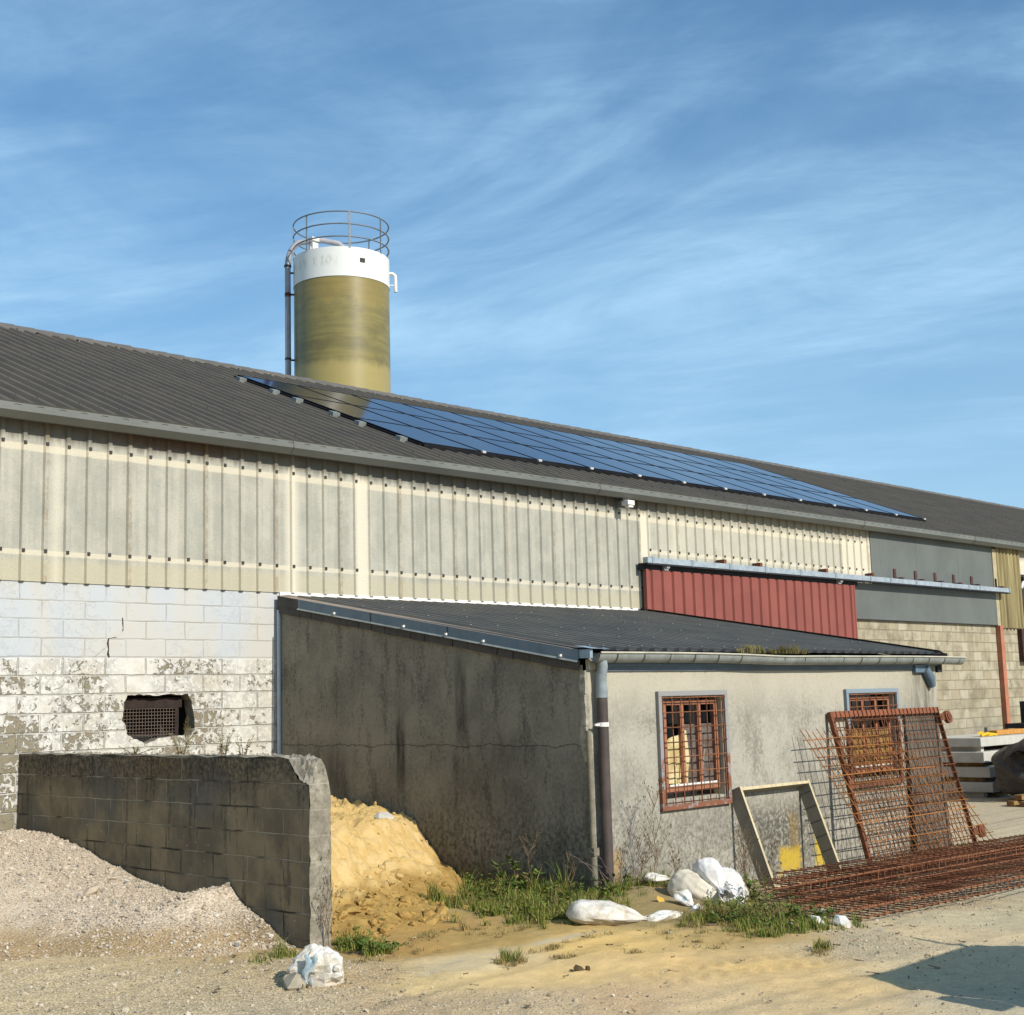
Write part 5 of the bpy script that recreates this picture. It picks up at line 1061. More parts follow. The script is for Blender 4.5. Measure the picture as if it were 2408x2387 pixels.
mb = MB(); mb.add([(15.98,8.80,-1.98),(16.86,8.80,-1.98),(16.84,8.875,-.27),(16.0,8.875,-.27),(15.98,8.84,-1.98),(16.86,8.84,-1.98),(16.84,8.90,-.27),(16.0,8.90,-.27)], [(0,1,2,3),(0,3,7,4),(1,5,6,2),(3,2,6,7)])  # flat dark brown panel over the wall behind the gate's right half
ob = obj('dark_panel', mb, weathered('dark_brown_panel', (.135,.115,.09), (.085,.072,.058), 3, .9, 0, .4, .6, (.05,.042,.035)), None, loc=(16.4,8.82,-1.98)); tag(ob, 'dark brown panel standing against the wall behind the right half of the rusty gate', 'board')
def mesh_sheet():
    TL, TR, BR, BL = Vector((13.509,8.79,-.455)), Vector((15.907,8.787,-.462)), Vector((16.768,8.09,-2.02)), Vector((14.05,8.12,-2.0))
    # a rectangular rebar sheet standing skewed on one corner: long bars slant down to the right
    o = Vector((0, -.03, .0))
    mb = MB()
    nb = 22
    for i in range(nb):
        f = i/(nb-1); a = TL.lerp(TR, f); b = BL.lerp(BR, f); e = (a-b).normalized()
        top = a+e*random.uniform(.02, .09); 
        if f > .55: top = a.lerp(b, (f-.55)*.55)
        j = Vector((random.uniform(-.008,.008), 0, 0)); m_ = top.lerp(b, .5)+Vector((random.uniform(-.012,.012), -.022, 0)); mb.tube([top+o+j, m_+o, b+o-j], .0056, 5)
    nc = 15
    for i in range(nc):
        f = (i+.4)/nc; a = TL.lerp(BL, f); b = TR.lerp(BR, f); e = (b-a).normalized(); st = a-e*random.uniform(.03,.11); en = b+e*random.uniform(.02,.12)
        if f < .34: en = a.lerp(b, .62+f*1.1)
        sag = Vector((0, -.022*math.sin(f*PI), random.uniform(-.010,.010))); mb.tube([st+o*1.3+sag, (st.lerp(en, .5))+o*1.3+sag+Vector((0,0,random.uniform(-.010,.012))), en+o*1.3+sag], .0060, 5)
    t = obj('rebar_mesh', mb, M['freshrust'], None, loc=tuple((BL+BR)/2)); tag(t, 'orange rusty rebar mesh sheet leaning skewed against the rusty gate', 'rebar mesh')
mesh_sheet()

# ================================================================== STACKED REBAR CAGES
def cages():
    L = 6.6; w, h = .30, .095
    mb = MB()
    for y in (-w/2, w/2):
        for z in (.012, h):
            pts = [(x, y+random.uniform(-.006,.006), z+random.uniform(-.003,.003)) for x in np.linspace(0, L, 12)]; mb.tube(pts, .0068, 6)
    r = root('rebar_cage', (0,0,0), '', 'rebar cage', 'rusty rebar cages stacked on the ground')
    obj('main_bar', mb, M['rust'], r)
    mb = MB(); x = .05
    while x < L:
        e = .013; sk = random.uniform(-.02,.02); ring = [(x+sk,-w/2-e,.0),(x,w/2+e,.0),(x-sk*.5,w/2+e,h+e),(x+sk*.5,-w/2-e,h+e)]; mb.tube(ring, .0056, 4, closed=True)
        x += .128+random.uniform(-.012,.012)
    obj('stirrup', mb, M['rust'], r)['kind'] = 'stuff'
    base = [(10.38,6.46,.2),(10.28,6.84,-.3),(10.75,7.20,.3),(11.05,7.56,-.8),(11.55,7.90,-1.5)]
    upper = [(10.9,7.36,.6),(11.5,7.74,-1.4)]
    top = []
    names = ['nearest the yard','second from the yard edge','in the middle','second from the wall side','nearest the shed wall']
    i = 0
    for lay, (ls, nm, dz) in enumerate(((base, 'bottom layer', 0), (upper, 'upper layer', .108))):
        for k, (x, y, a) in enumerate(ls):
            o = r if i == 0 else copy_tree(r); i += 1
            z0 = float(gz(x, y))+.018+dz; z1 = float(gz(x+L, y))+.03+dz
            o.location = (x, y, z0); o.rotation_euler = (random.uniform(-.05,.05) if lay else random.uniform(-.02,.02), math.asin((z0-z1)/L), math.radians(a))
            pl = names[k] if lay == 0 else ['on the yard side','on the shed side'][k]
            o['label'] = f'rusty rebar cage in the {nm} of the stack, {pl}'
cages()
for i, (x, y, l, a) in enumerate(((12.9, 8.52, .8, 6), (13.0, 8.60, .7, -4), (12.85,8.57,.75,12))):
    mb = MB(); ca, sa = math.cos(math.radians(a)), math.sin(math.radians(a)); mb.tube([(x, y, gzf(x,y)+.03+.012*i), (x+l*ca, y+l*sa*.3, gzf(x+l,y)+.035+.012*i)], .012, 6)
    o = obj('steel_bar', mb, M['rustplate'], None, loc=(x, y, gzf(x, y))); tag(o, 'loose rusty steel bar lying inside the foot of the timber frame', 'steel bar', 'loose rusty bars in the timber frame')

# ================================================================== CONCRETE BEAMS, WRAPPED BALE, PLANKS
def beams():
    zz = [(-1.07,-.90),(-1.37,-1.165),(-1.65,-1.45),(-1.925,-1.74)]
    xs = [(25.30,25.42),(25.27,25.43),(25.36,25.42),(25.33,25.40)]
    nm = ['topmost', 'second from the top', 'third from the top', 'lowest']
    for i, ((a, b), (x0, y0)) in enumerate(zip(zz, xs)):
        yf = 12.47-.055*i; yb = 13.75
        mb = MB(); mb.box((x0, yf, a), (28.6, yb, b)); o = obj('concrete_slab', mb, M['concrete'], None, loc=(x0, yf, a), bevel=.012); tag(o, f'pale concrete slab, {nm} of the stack by the red post', 'concrete slab', 'concrete slabs stacked by the red post')
    k = 0
    for i in range(4):
        lo = zz[i+1][1] if i < 3 else -2.06; hi = zz[i][0]
        for x in (25.46, 27.6):
            mb = MB(); mb.box((x, 12.56, lo), (x+.12, 13.7, hi)); o = obj('spacer_batten', mb, M['woodbrown'] if k % 3 else M['concrete'], None, loc=(x, 12.56, lo)); tag(o, f'timber spacer under the {nm[i]} concrete slab, {"left" if x < 26 else "right"} end' if i in (0, 3) else f'timber spacer under the slab {nm[i]}, {"left" if x < 26 else "right"} end', 'batten', 'battens between the concrete slabs'); k += 1
    mb = MB(); mb.add([(25.9,12.72,-.895),(26.25,12.66,-.89),(26.35,12.8,-.87),(26.2,12.9,-.80),(25.98,12.88,-.83)], [(0,1,2,3,4)]); mb.tube([(25.9,12.75,-.88),(26.05,12.7,-.84),(26.3,12.75,-.86),(26.45,12.7,-.88)], .03, 6); o = obj('strap_heap', mb, M['yellowbit'], None, loc=(26.1,12.8,-.9)); tag(o, 'bright yellow strap lying on the topmost concrete slab', 'strap')
    mb = MB(); mb.box((26.6,12.75,-.895),(28.3,12.95,-.80)); o = obj('timber_offcut', mb, M['orangebit'], None, loc=(27.,12.8,-.9), bevel=.01); tag(o, 'orange timber beam lying on the topmost concrete slab', 'timber')
    mb = MB(); mb.box((27.9,12.7,-.80),(28.9,13.2,-.70)); mb.box((28.35,12.9,-.70),(28.5,13.05,-.25)); o = obj('dark_bracket', mb, M['blackgap'], None, loc=(28.3,12.9,-.8)); tag(o, 'dark metal bracket standing on the timber by the doorway', 'bracket')
beams()
def bale():
    c = Vector((25.42, 11.50, -1.47)); N, K = 40, 26; P = np.zeros((K, N+1, 3))
    for k in range(K):
        t = k/(K-1); zz = -1.98+.98*t; pr = (1-abs(2*t-1)**5)**.5 if 0 < t < 1 else .25
        for i in range(N+1):
            a = 2*PI*(i % N)/N; r = .84*max(pr, .25)*(1+.05*math.sin(3*a+k*.4)+.03*math.sin(9*a+k)); x, y = math.cos(a), math.sin(a); q = (abs(x)**3+abs(y)**3)**(1/3)
            P[k, i] = (c.x+x/q*r*.98, c.y+y/q*r*.72, zz+.03*math.sin(5*a)*t)
    mb = MB(); mb.grid(P[:, ::-1]); mb.add([tuple(P[-1, i]) for i in range(N)], [tuple(range(N))])
    r = root('wrapped_bale', (c.x, c.y, -2.0), 'big black plastic-wrapped bale beside the concrete slabs', 'bale'); obj('wrap', mb, M['wrap'], r)
    mb = MB(); Q = np.zeros((10, 16, 3))
    for i in range(10):
        for j in range(16):
            a, b = i/9, j/15; Q[i, j] = (c.x-1.05+1.9*b, c.y-.78+.9*a, -.98+.13*math.sin(b*7+a*3)*.5+.10*math.sin(a*PI)-.28*(b < .12)*(.12-b)/.12-.12*(a < .2)+.03*math.sin(b*19+a*11))
    mb.grid(Q); o = obj('loose_cover', mb, M['wrap'], r); s = o.modifiers.new('t', 'SOLIDIFY'); s.thickness = .01
bale()
for i, (x, y, l, dz, a) in enumerate(((23.55, 11.15, 2.2, .0, -14), (23.65, 11.05, 2.2, .10, -10), (23.5, 10.9, 2.0, .0, -16))):
    mb = MB(); z = gzf(x, y)+dz+.01; ca, sa = math.cos(math.radians(a)), math.sin(math.radians(a)); mb.bar((x, y, z+.05), (x+l*ca, y+l*sa, z+.09), .16, .085); o = obj('plank', mb, M['woodbrown'], None, loc=(x, y, z), bevel=.006); tag(o, ['brown plank under the black bale, bottom back', 'brown plank lying on top of the two others before the bale', 'brown plank under the black bale, bottom front'][i], 'plank', 'brown planks by the black bale')

# ================================================================== SACKS
def sackmesh(A, B, w, h, seed, neck=.16, flare=.5, belly=.42, closed_both=False, lumps=.035, n=40, k=34):
    """sack lying from A (bottom end) to B (tied end); w wide, h high; flat underneath"""
    A, B = Vector(A), Vector(B); d = B-A; L = d.length; d.normalize(); sdir = d.cross(Vector((0,0,1))); sdir = sdir.normalized() if sdir.length > .1 else Vector((1,0,0)); upd = sdir.cross(d).normalized()
    P = np.zeros((k, n+1, 3)); rs = np.random.default_rng(seed); ph = rs.uniform(0, 6.28, 8)
    for i in range(k):
        t = i/(k-1)
        tn = 1-neck
        if t < tn:
            q = t/tn; prof = (1-abs((q-belly)/(belly if q < belly else (1-belly)))**(3.2 if q < belly else 2.0)); prof = max(prof, 0)**.62; prof = max(prof, .04 if q < .5 else .15)
        else:
            q = (t-tn)/neck; prof = .15+flare*.45*q**1.3
        wr = sstep(.22, .9, t)
        for j in range(n+1):
            a = 2*PI*(j % n)/n; c, s = math.cos(a), math.sin(a)
            sx = abs(c)**.8*math.copysign(1, c); sy = abs(s)**.8*math.copysign(1, s)
            fold = 1+wr*(.15*math.sin(8*a+ph[0]+t*2+1.5*math.sin(a+ph[6]))+.09*math.sin(13*a+ph[1]+math.sin(3*a)))+lumps*math.sin(3*a+ph[2]+t*5)+lumps*.7*math.sin(5*a+ph[3]-t*9)+.022*math.sin(13*a+ph[4]+t*21)+.02*math.sin(t*34+ph[5]+2*math.sin(2*a))*(1-wr)
            nv = Vector((c*1.3, s*1.3, t*3.2+seed)); nw = Vector((c*2.2+.6*t, s*2.2, t*1.6+seed*1.7)); fold += .10*(abs(MN.noise(nv*1.5))-.2)+.16*(min(abs(MN.noise(nw*1.9)), .25)-.15)+.05*MN.noise(nv*5.5)
            p = A+d*(L*t+(.02*math.sin(6*a+ph[6]) if t > .96 else 0))+sdir*(sx*w/2*prof*fold)
            hh = sy*h/2*prof*fold
            if hh < 0: hh *= .55
            P[i, j] = p+upd*hh
    mb = MB(); mb.grid(P); mb.add([tuple(P[0, j]) for j in range(n)], [tuple(range(n))[::-1]], 0, True)
    return mb
def sack(name, label, mat, group, *a, **kw):
    mb = sackmesh(*a, **kw); o = obj(name, mb, mat, None, loc=tuple(a[0])); tag(o, label, 'sack', group); m_ = o.modifiers.new('s', 'SUBSURF'); m_.levels = m_.render_levels = 1; return o
G = 'white sacks dumped by the shed'
sack('sack', 'long white sack lying flat at the edge of the grass', M['dirtysack'], G, (8.78,8.12,-1.76), (9.30,7.66,-1.83), .34, .25, 3, neck=.06, flare=.1, belly=.28)
sack('sack', 'cream tied sack at the left of the sack heap', M['creamsack'], G, (10.40,8.30,-1.70), (10.57,7.70,-1.90), .38, .36, 5, neck=.16, flare=.5, belly=.40)
sack('sack', 'round white tied sack resting on top of the sack heap', M['sack'], G, (10.70,8.14,-1.56), (10.47,7.70,-1.79), .27, .27, 8, neck=.27, flare=.8, belly=.36)
sack('sack', 'upright bulging white sack at the right of the sack heap', M['sack'], G, (10.78,8.00,-1.585), (10.70,7.75,-2.0), .30, .33, 13, neck=.03, flare=.1, belly=.5)
sack('torn_sack', 'crumpled torn white and blue sacking between the grass and the sacks', M['torn'], None, (9.26,7.66,-1.86), (9.98,7.62,-1.84), .20, .13, 21, neck=.3, flare=1.3, belly=.3, lumps=.22)
sack('torn_sack', 'thin twisted white sacking hanging in front of the cream sack', M['torn'], None, (10.05,7.92,-1.72), (9.93,7.58,-1.86), .14, .10, 22, neck=.4, flare=1.6, belly=.3, lumps=.2)
sack('torn_sack', 'small white rag behind the cream sack by the wall', M['dirtysack'], None, (10.42,8.62,-1.68), (10.72,8.42,-1.70), .12, .09, 23, neck=.3, flare=1.2, belly=.3, lumps=.2)
mb = MB(); mb.add([(9.92,8.02,-1.82),(9.98,7.99,-1.81),(10.0,8.05,-1.77),(9.95,8.08,-1.74),(9.92,8.06,-1.76)], [(0,1,2,3,4)]); mb.tube([(9.88,8.02,-1.84),(9.94,7.98,-1.81),(10.0,7.96,-1.83)], .012, 5)
o = obj('plastic_scrap', mb, weathered('yellow_scrap', (.62,.40,.05), (.5,.27,.06), 9), None, loc=(9.9,8.0,-1.85)); tag(o, 'small yellow plastic scrap in the grass left of the sacks', 'scrap')
def stone_sack():
    c = np.array((6.02, 7.93, -1.775)); n, k = 34, 24; P = np.zeros((k, n+1, 3))
    e1 = np.array((.707,-.707,0)); e2 = np.array((.707,.707,0)); e3 = np.array((0,0,1.))
    from mathutils import noise as mn
    for i in range(k):
        th = PI*i/(k-1)
        for j in range(n+1):
            a = 2*PI*(j % n)/n; x, y, z = math.sin(th)*math.cos(a), math.sin(th)*math.sin(a), math.cos(th); q = (abs(x)**3.2+abs(y)**3.2+abs(z)**3.2)**(1/3.2)
            v = Vector((x, y, z))
            r = 1/q*(1+.20*mn.noise(v*1.5+Vector((3,1,4)))+.20*abs(mn.noise(v*3.1+Vector((7,2,0))))+.10*mn.noise(v*6.))*.90
            P[i, j] = c+e1*(x*.185*r*(1-.22*z)+.02*z)+e2*(y*.16*r)+e3*(z*.165*r*(1-.25*max(0,-x)*(z > 0))-.02*x)
    P[..., 2] = np.maximum(P[..., 2], gz(P[...,0], P[...,1])-.02)
    mb = MB(); mb.grid(P[:, ::-1], 0, False); r = root('rubble_sack', (6.02, 7.93, GZ0), 'torn dirty white sack of rubble standing by the end of the block wall', 'sack', G)
    o = obj('sack_body', mb, M['dirtysack'], r)
    mb = MB(); Q = np.zeros((9, 9, 3))
    for i in range(9):
        for j in range(9):
            a, b = i/8, j/8; Q[i, j] = c+e1*(-.055+.085*b*(1-.3*a)+.02*math.sin(a*7))+e2*(-.166-.018*math.sin(a*PI)-.012*math.sin(b*9+a*7))+e3*(.12-.19*a+.02*math.sin(b*8))
    mb.grid(Q); obj('blue_film', mb, weathered('blue_film', (.20,.29,.33), (.46,.48,.47), 14, .5), r)
    for (dx, dz, s) in ((-.12,-.075,.105),(-.05,-.13,.085),(-.17,-.03,.06),(-.10,-.02,.05),(.155,-.03,.05),(.17,.03,.035)):
        q = c+e1*dx-e2*.12+e3*dz; me = stones('rubble', np.array([q[0]]), np.array([q[1]]), np.array([q[2]]), np.array([s]), .5); obj('rubble', me, M['rock'] if dx < 0 else M['dirtysack'], r)
stone_sack()

# ================================================================== PLANTS
def blades(pts, hts, wd, lean=.5, seed=0):
    """grass blades: bent strips of 4 faces"""
    rs = np.random.default_rng(seed); n = len(pts); az = rs.uniform(0, 2*PI, n); ln = rs.uniform(.1, 1, n)*lean; K = 4
    V = np.zeros((n, 2*K+1, 3)); dx, dy = np.cos(az), np.sin(az); tw = rs.uniform(0, PI, n); wx, wy = np.cos(tw), np.sin(tw); w = wd*rs.uniform(.6, 1.3, n)
    for k in range(K+1):
        t = k/K; off = hts*ln*t**1.8; zz = hts*(t-.32*ln*t*t); c = np.stack([pts[:,0]+dx*off, pts[:,1]+dy*off, pts[:,2]+zz], -1)
        if k < K:
            ww = (w*(1-t*.75))[:, None]*np.stack([wx, wy, 0*wx], -1); V[:, 2*k] = c-ww; V[:, 2*k+1] = c+ww
        else: V[:, 2*K] = c
    F = []
    b = np.arange(n)*(2*K+1)
    T = []
    for k in range(K-1): T += [np.stack([b+2*k, b+2*k+1, b+2*k+3], -1), np.stack([b+2*k, b+2*k+3, b+2*k+2], -1)]
    T.append(np.stack([b+2*K-2, b+2*K-1, b+2*K], -1))
    return V.reshape(-1, 3), np.concatenate(T)
def patch(name, label, mat, spots, hm, wd, seed, lean=.6):
    """spots: (x, y, rx, ry, count); blades cluster in tufts"""
    rs = np.random.default_rng(seed); P = []; H = []
    for x, y, rx, ry, c in spots:
        nt = max(1, c//22); a = rs.uniform(0, 2*PI, nt); r = np.sqrt(rs.random(nt)); tx, ty = x+rx*r*np.cos(a), y+ry*r*np.sin(a); th = rs.lognormal(-.25, .42, nt)*(1.15-.6*r)
        i = rs.integers(0, nt, c); px = tx[i]+rs.normal(0, .024, c); py = ty[i]+rs.normal(0, .024, c)
        z = gz(px, py); inn = (px > 6.95) & (px < 9.99) & (py > 8.7); z = np.where(inn, np.maximum(z, sand_z(px, py)), z)
        ok = ~((px > 9.97) & (py > 8.87)) & ~((px > 6.7) & (px < 6.97) & (py > 8.9))
        P.append(np.stack([px, py, z+.0], -1)[ok]); H.append((hm*th[i]*rs.uniform(.6, 1.1, c))[ok])
    P = np.concatenate(P); H = np.concatenate(H); V, F = blades(P, H, wd, lean, seed)
    o = obj(name, npmesh(name, V, F, False), mat, None); tag(o, label, 'grass', kind='stuff'); return o
def plants():
    patch('grass', 'lush green grass growing along the foot of the shed side wall', M['grass_blade'],
          [(9.55,9.55,.55,.42,2600),(9.15,9.05,.5,.4,1800),(9.80,9.95,.16,.5,900),(9.6,8.75,.6,.32,2200),(10.15,8.55,.45,.25,1600),(8.95,8.55,.4,.25,700),(9.0,9.75,.3,.3,500),(9.35,8.35,.45,.2,700),(8.9,8.9,.6,.5,420),(9.1,8.15,.7,.25,420)], .165, .0042, 1)
    patch('grass', 'tall grass and weeds below the downpipe at the shed corner', M['grass_blade'],
          [(10.25,8.72,.35,.14,1500),(10.65,8.72,.35,.12,1100),(11.15,8.70,.4,.12,600),(9.82,9.25,.14,.5,900)], .26, .0044, 2)
    patch('grass', 'rough grass in front of the sacks and cage ends', M['grass_blade'],
          [(9.75,7.25,.42,.26,2200),(10.05,6.95,.35,.25,1900),(9.95,7.45,.35,.2,1100),(9.55,6.72,.35,.22,800),(9.35,6.45,.3,.16,500),(9.75,6.35,.25,.12,350),(9.95,6.55,.2,.12,380),(10.3,7.4,.25,.2,600),(9.4,6.9,.6,.4,500),(9.9,6.4,.5,.3,300)], .12, .0038, 3)
    patch('dry_grass', 'dry tan grass thinning out over the sand in front of the sacks', M['dry_grass'],
          [(9.2,6.95,.55,.30,800),(8.9,6.6,.5,.25,420),(8.6,8.25,.8,.25,620),(7.9,8.55,.6,.25,420),(9.25,7.3,.4,.2,520),(8.15,7.45,.5,.05,520),(7.30,7.30,.16,.10,330),(7.62,7.12,.12,.07,180),(8.15,7.02,.10,.06,150),(8.05,6.82,.1,.05,90),(9.0,5.80,.10,.06,170),(8.85,5.70,.06,.04,70),(7.0,8.3,.5,.3,300)], .06, .0032, 4, .9)
    patch('grass', 'small green tufts around the end of the block wall', M['grass_blade'],
          [(7.05,8.85,.14,.16,420),(6.98,8.72,.12,.1,240),(6.42,8.86,.10,.07,220),(6.15,8.75,.08,.05,110),(7.02,8.45,.18,.14,420),(7.33,7.34,.07,.05,120),(9.05,5.82,.05,.04,90)], .12, .0042, 6)
    patch('dry_grass', 'straw coloured dead grass among the green at the shed foot and the sacks', M['dry_grass'],
          [(9.7,7.2,.5,.3,1100),(10.05,6.85,.4,.3,800),(9.5,8.7,.7,.4,700),(9.3,9.3,.5,.5,500),(10.5,8.6,.5,.2,600),(11.5,8.6,.7,.2,500),(10.4,7.6,.4,.3,500)], .17, .0034, 14, 1.1)
    # broad low weeds between the grass
    rs = np.random.default_rng(77); P = []
    for x, y, rx, ry, c in ((9.6,9.3,.5,.5,900),(9.7,8.75,.6,.35,700),(10.4,8.66,.6,.16,700),(11.4,8.72,.8,.12,420),(9.95,7.1,.5,.35,800),(9.85,9.9,.13,.6,350),(10.0,6.6,.4,.2,260),(7.05,8.6,.2,.3,160),(9.1,8.5,.6,.3,200),(13.0,8.7,1.2,.12,200),(11.0,7.9,.25,.2,200)):
        a = rs.uniform(0, 2*PI, c); r = rs.random(c)**.7; P.append(np.stack([x+rx*r*np.cos(a), y+ry*r*np.sin(a)], -1))
    P = np.concatenate(P); P = P[~((P[:,0] > 9.97) & (P[:,1] > 8.86))]; n = len(P); z = gz(P[:,0], P[:,1]); inn = (P[:,0] > 6.95) & (P[:,0] < 9.99) & (P[:,1] > 8.7); z = np.where(inn, np.maximum(z, sand_z(P[:,0], P[:,1])), z)+rs.gamma(1.6, .035, n)
    a = rs.uniform(0, 2*PI, n); L = rs.lognormal(math.log(.034), .4, n); w = L*rs.uniform(.2, .42, n); el = rs.uniform(-.2, .9, n); e = np.stack([np.cos(a)*np.cos(el), np.sin(a)*np.cos(el), np.sin(el)], -1); sd2 = np.stack([-np.sin(a), np.cos(a), rs.uniform(-.4, .4, n)], -1); c0 = np.stack([P[:,0], P[:,1], z], -1); L = L[:, None]; w = w[:, None]
    V = np.stack([c0, c0+e*L*.5+sd2*w, c0+e*L-np.array((0,0,.25))*L, c0+e*L*.5-sd2*w], 1).reshape(-1, 3); o = obj('low_weeds', npmesh('low_weeds', V, np.arange(n*4).reshape(n, 4), False), M['weed_leaf'], None); tag(o, 'low broad-leaved weeds mixed through the grass along the shed', 'weeds', kind='stuff')
    # moss and grass in the shed gutter
    rs = np.random.default_rng(9); n = 1100; px = 12.4+1.35*rs.random(n)+0*rs.random(n); px += .06*np.sin(px*30); py = np.full(n, YF-.05)+rs.normal(0, .03, n); pz = np.full(n, .47)
    V, F = blades(np.stack([px, py, pz], -1), (.055+.085*rs.random(n)*(np.sin(px*9)*.5+.6)), .0028, .8, 9); o = obj('gutter_grass', npmesh('gutter_grass', V, F, False), M['moss'], None); tag(o, 'yellowish grass and moss growing in the shed gutter', 'grass', kind='stuff')
    # broadleaf weeds
    def weed(x, y, hgt, nst, nl, ls, label, seed, mat='weed_leaf', group=None, spread=.12, stem='dry_stem', z=None):
        rs = random.Random(seed); z0 = gzf(x, y)-.01 if z is None else z
        r = root('weed', (x, y, z0), label, 'weed', group); sm = MB(); lm = MB()
        for s in range(nst):
            a = rs.uniform(0, 2*PI); sp = spread*rs.uniform(.3, 1.2); hh = hgt*rs.uniform(.55, 1.05); b = Vector((x+.02*math.cos(a), y+.02*math.sin(a), z0)); pts = []
            for k in range(6): t = k/5; pts.append(b+Vector((math.cos(a)*sp*t**1.4+rs.uniform(-.008,.008), math.sin(a)*sp*t**1.4+rs.uniform(-.008,.008), hh*t*(1-.12*t))))
            sm.tube(pts, [.0045*(1-.6*k/5) for k in range(6)], 4)
            for l in range(nl):
                t = rs.uniform(.12, 1); k = min(4, int(t*5)); p = pts[k].lerp(pts[k+1], t*5-k); la = rs.uniform(0, 2*PI); e = Vector((math.cos(la), math.sin(la), rs.uniform(-.3,.7))).normalized(); sd_ = e.cross(Vector((rs.uniform(-.4,.4),rs.uniform(-.4,.4),1))).normalized(); L = ls*rs.uniform(.5,1.25); w_ = L*rs.uniform(.22,.36)
                nn = e.cross(sd_); lm.add([p, p+e*L*.45+sd_*w_+nn*L*.06, p+e*L-nn*L*.10, p+e*L*.45-sd_*w_+nn*L*.06, p+e*L*.5-nn*L*.04], [(0,1,4),(1,2,4),(2,3,4),(3,0,4)])
        obj('stem', sm, M[stem], r)
        if nl: obj('leaves_or_seeds', lm, M[mat], r)
        return r
    g = 'green leafy weeds along the shed'
    weed(9.72, 9.62, .42, 9, 15, .075, 'big dark leafy weed against the shed side wall', 1, group=g, spread=.22)
    weed(9.55, 9.98, .26, 7, 12, .06, 'leafy weed at the edge of the sand heap by the shed', 2, group=g, spread=.2)
    weed(10.38, 8.70, .26, 8, 13, .06, 'leafy green weed right of the downpipe', 3, group=g, spread=.16)
    weed(10.72, 8.66, .24, 8, 12, .055, 'leafy green weed behind the left end of the sack heap', 4, group=g, spread=.16)
    weed(11.02, 7.80, .30, 9, 15, .06, 'bright green leafy weed between the sacks and the timber frame', 5, group=g, spread=.17)
    weed(10.86, 7.66, .18, 7, 12, .05, 'low leafy weed at the right foot of the sacks', 6, group=g, spread=.16)
    weed(8.80, 9.0, .10, 9, 7, .07, 'flat green rosette where the sand meets the grass', 7, group=g, spread=.2)
    weed(7.02, 8.42, .10, 10, 8, .075, 'low dark green weed right of the rubble sack', 8, group=g, spread=.16)
    weed(9.35, 9.42, .30, 7, 13, .06, 'mid-height leafy weed in the grass below the shed side wall', 9, group=g, spread=.2)
    weed(9.98, 8.72, .28, 7, 12, .055, 'leafy weed in front of the shed corner', 14, group=g, spread=.15)
    weed(9.90, 7.10, .22, 9, 12, .045, 'scrubby dark weed in front of the sacks', 10, group=g, spread=.25)
    weed(9.55, 6.60, .10, 8, 8, .045, 'low weed at the sandy edge of the grass', 11, group=g, spread=.14)
    weed(10.35, 6.62, .14, 6, 9, .06, 'pale green leafy weed by the ends of the rusty cages', 12, group=g, spread=.12)
    weed(8.02, 10.52, .22, 6, 12, .05, 'small green weed growing in the sand face', 13, group=g, spread=.10)
    for i, (x, y, h_, lab) in enumerate(((9.30,9.72,.20,'small leafy weed deep in the grass below the sand heap'),(9.78,8.98,.24,'dark leafy weed in the middle of the shed side grass'),(9.28,8.72,.15,'low leafy weed at the front of the shed side grass'),(9.95,7.38,.20,'dark leafy weed right in front of the cream sack'),(9.62,7.02,.14,'low brownish weed behind the sandy edge'),(10.12,6.82,.18,'leafy weed beside the pale rubble stone'),(11.45,8.66,.20,'leafy weed under the big barred window'),(9.98,9.55,.30,'leafy weed pressed to the shed side wall'))):
        weed(x, y, h_, 8, 13, .05, lab, 60+i, group=g, spread=.2)
    # dry stalks
    def stalk(x, y, hgt, nb, label, seed, z=None, leafy=0, spread=.25, group='dry stalks by the shed wall', thick=.0042):
        rs = random.Random(seed); z0 = gzf(x, y)-.01 if z is None else z; r = root('dry_weed', (x, y, z0), label, 'dry weed', group); mb = MB(); lm = MB()
        main = [Vector((x+rs.uniform(-.012,.012)*k, y+rs.uniform(-.004,.004), z0+hgt*k/7)) for k in range(8)]; mb.tube(main, [thick*(1.1-k/8) for k in range(8)], 4)
        for b in range(nb):
            t = rs.uniform(.12, .95); k = min(6, int(t*7)); p = main[k].lerp(main[k+1], t*7-k); a = rs.uniform(0, 2*PI); L = hgt*rs.uniform(.15,.42)*(1.1-t*.6); d = Vector((math.cos(a)*spread*2.4, math.sin(a)*spread*1.2, rs.uniform(.4,1.1))).normalized(); q = [p, p+d*L*.5+Vector((0,0,.01)), p+d*L+Vector((rs.uniform(-.02,.02),0,.03*L))]; mb.tube(q, [thick*.55, thick*.42, thick*.3], 3)
            for _ in range(2):
                d2 = (d+Vector((rs.uniform(-.7,.7), rs.uniform(-.5,.5), rs.uniform(-.2,.6)))).normalized(); s = q[1].lerp(q[2], rs.uniform(0,.8)); e = s+d2*L*.4; mb.tube([s, e], [thick*.35, thick*.25], 3)
                c = .007; lm.add([e+Vector((-c,0,-c)), e+Vector((c,0,-c)), e+Vector((c*.4,c,c*1.6)), e+Vector((-c*.6,-c,c*1.2))], [(0,1,2),(0,2,3),(1,3,2),(0,3,1)])
        obj('stem', mb, M['dry_stem'], r); obj('leaves_or_seeds', lm, M['dry_stem'], r)  # second mesh holds the small seed heads at the twig tips
    stalk(10.60, 8.62, 1.00, 34, 'tall bare dry weed standing left of the big barred window', 21)
    stalk(10.42, 8.66, .55, 22, 'shorter dry weed beside the downpipe', 22)
    stalk(10.78, 8.50, .50, 22, 'dry weed between the tall stalk and the cream sack', 23)
    stalk(11.35, 8.10, .72, 24, 'tall dry weed rising behind the white sacks', 24)
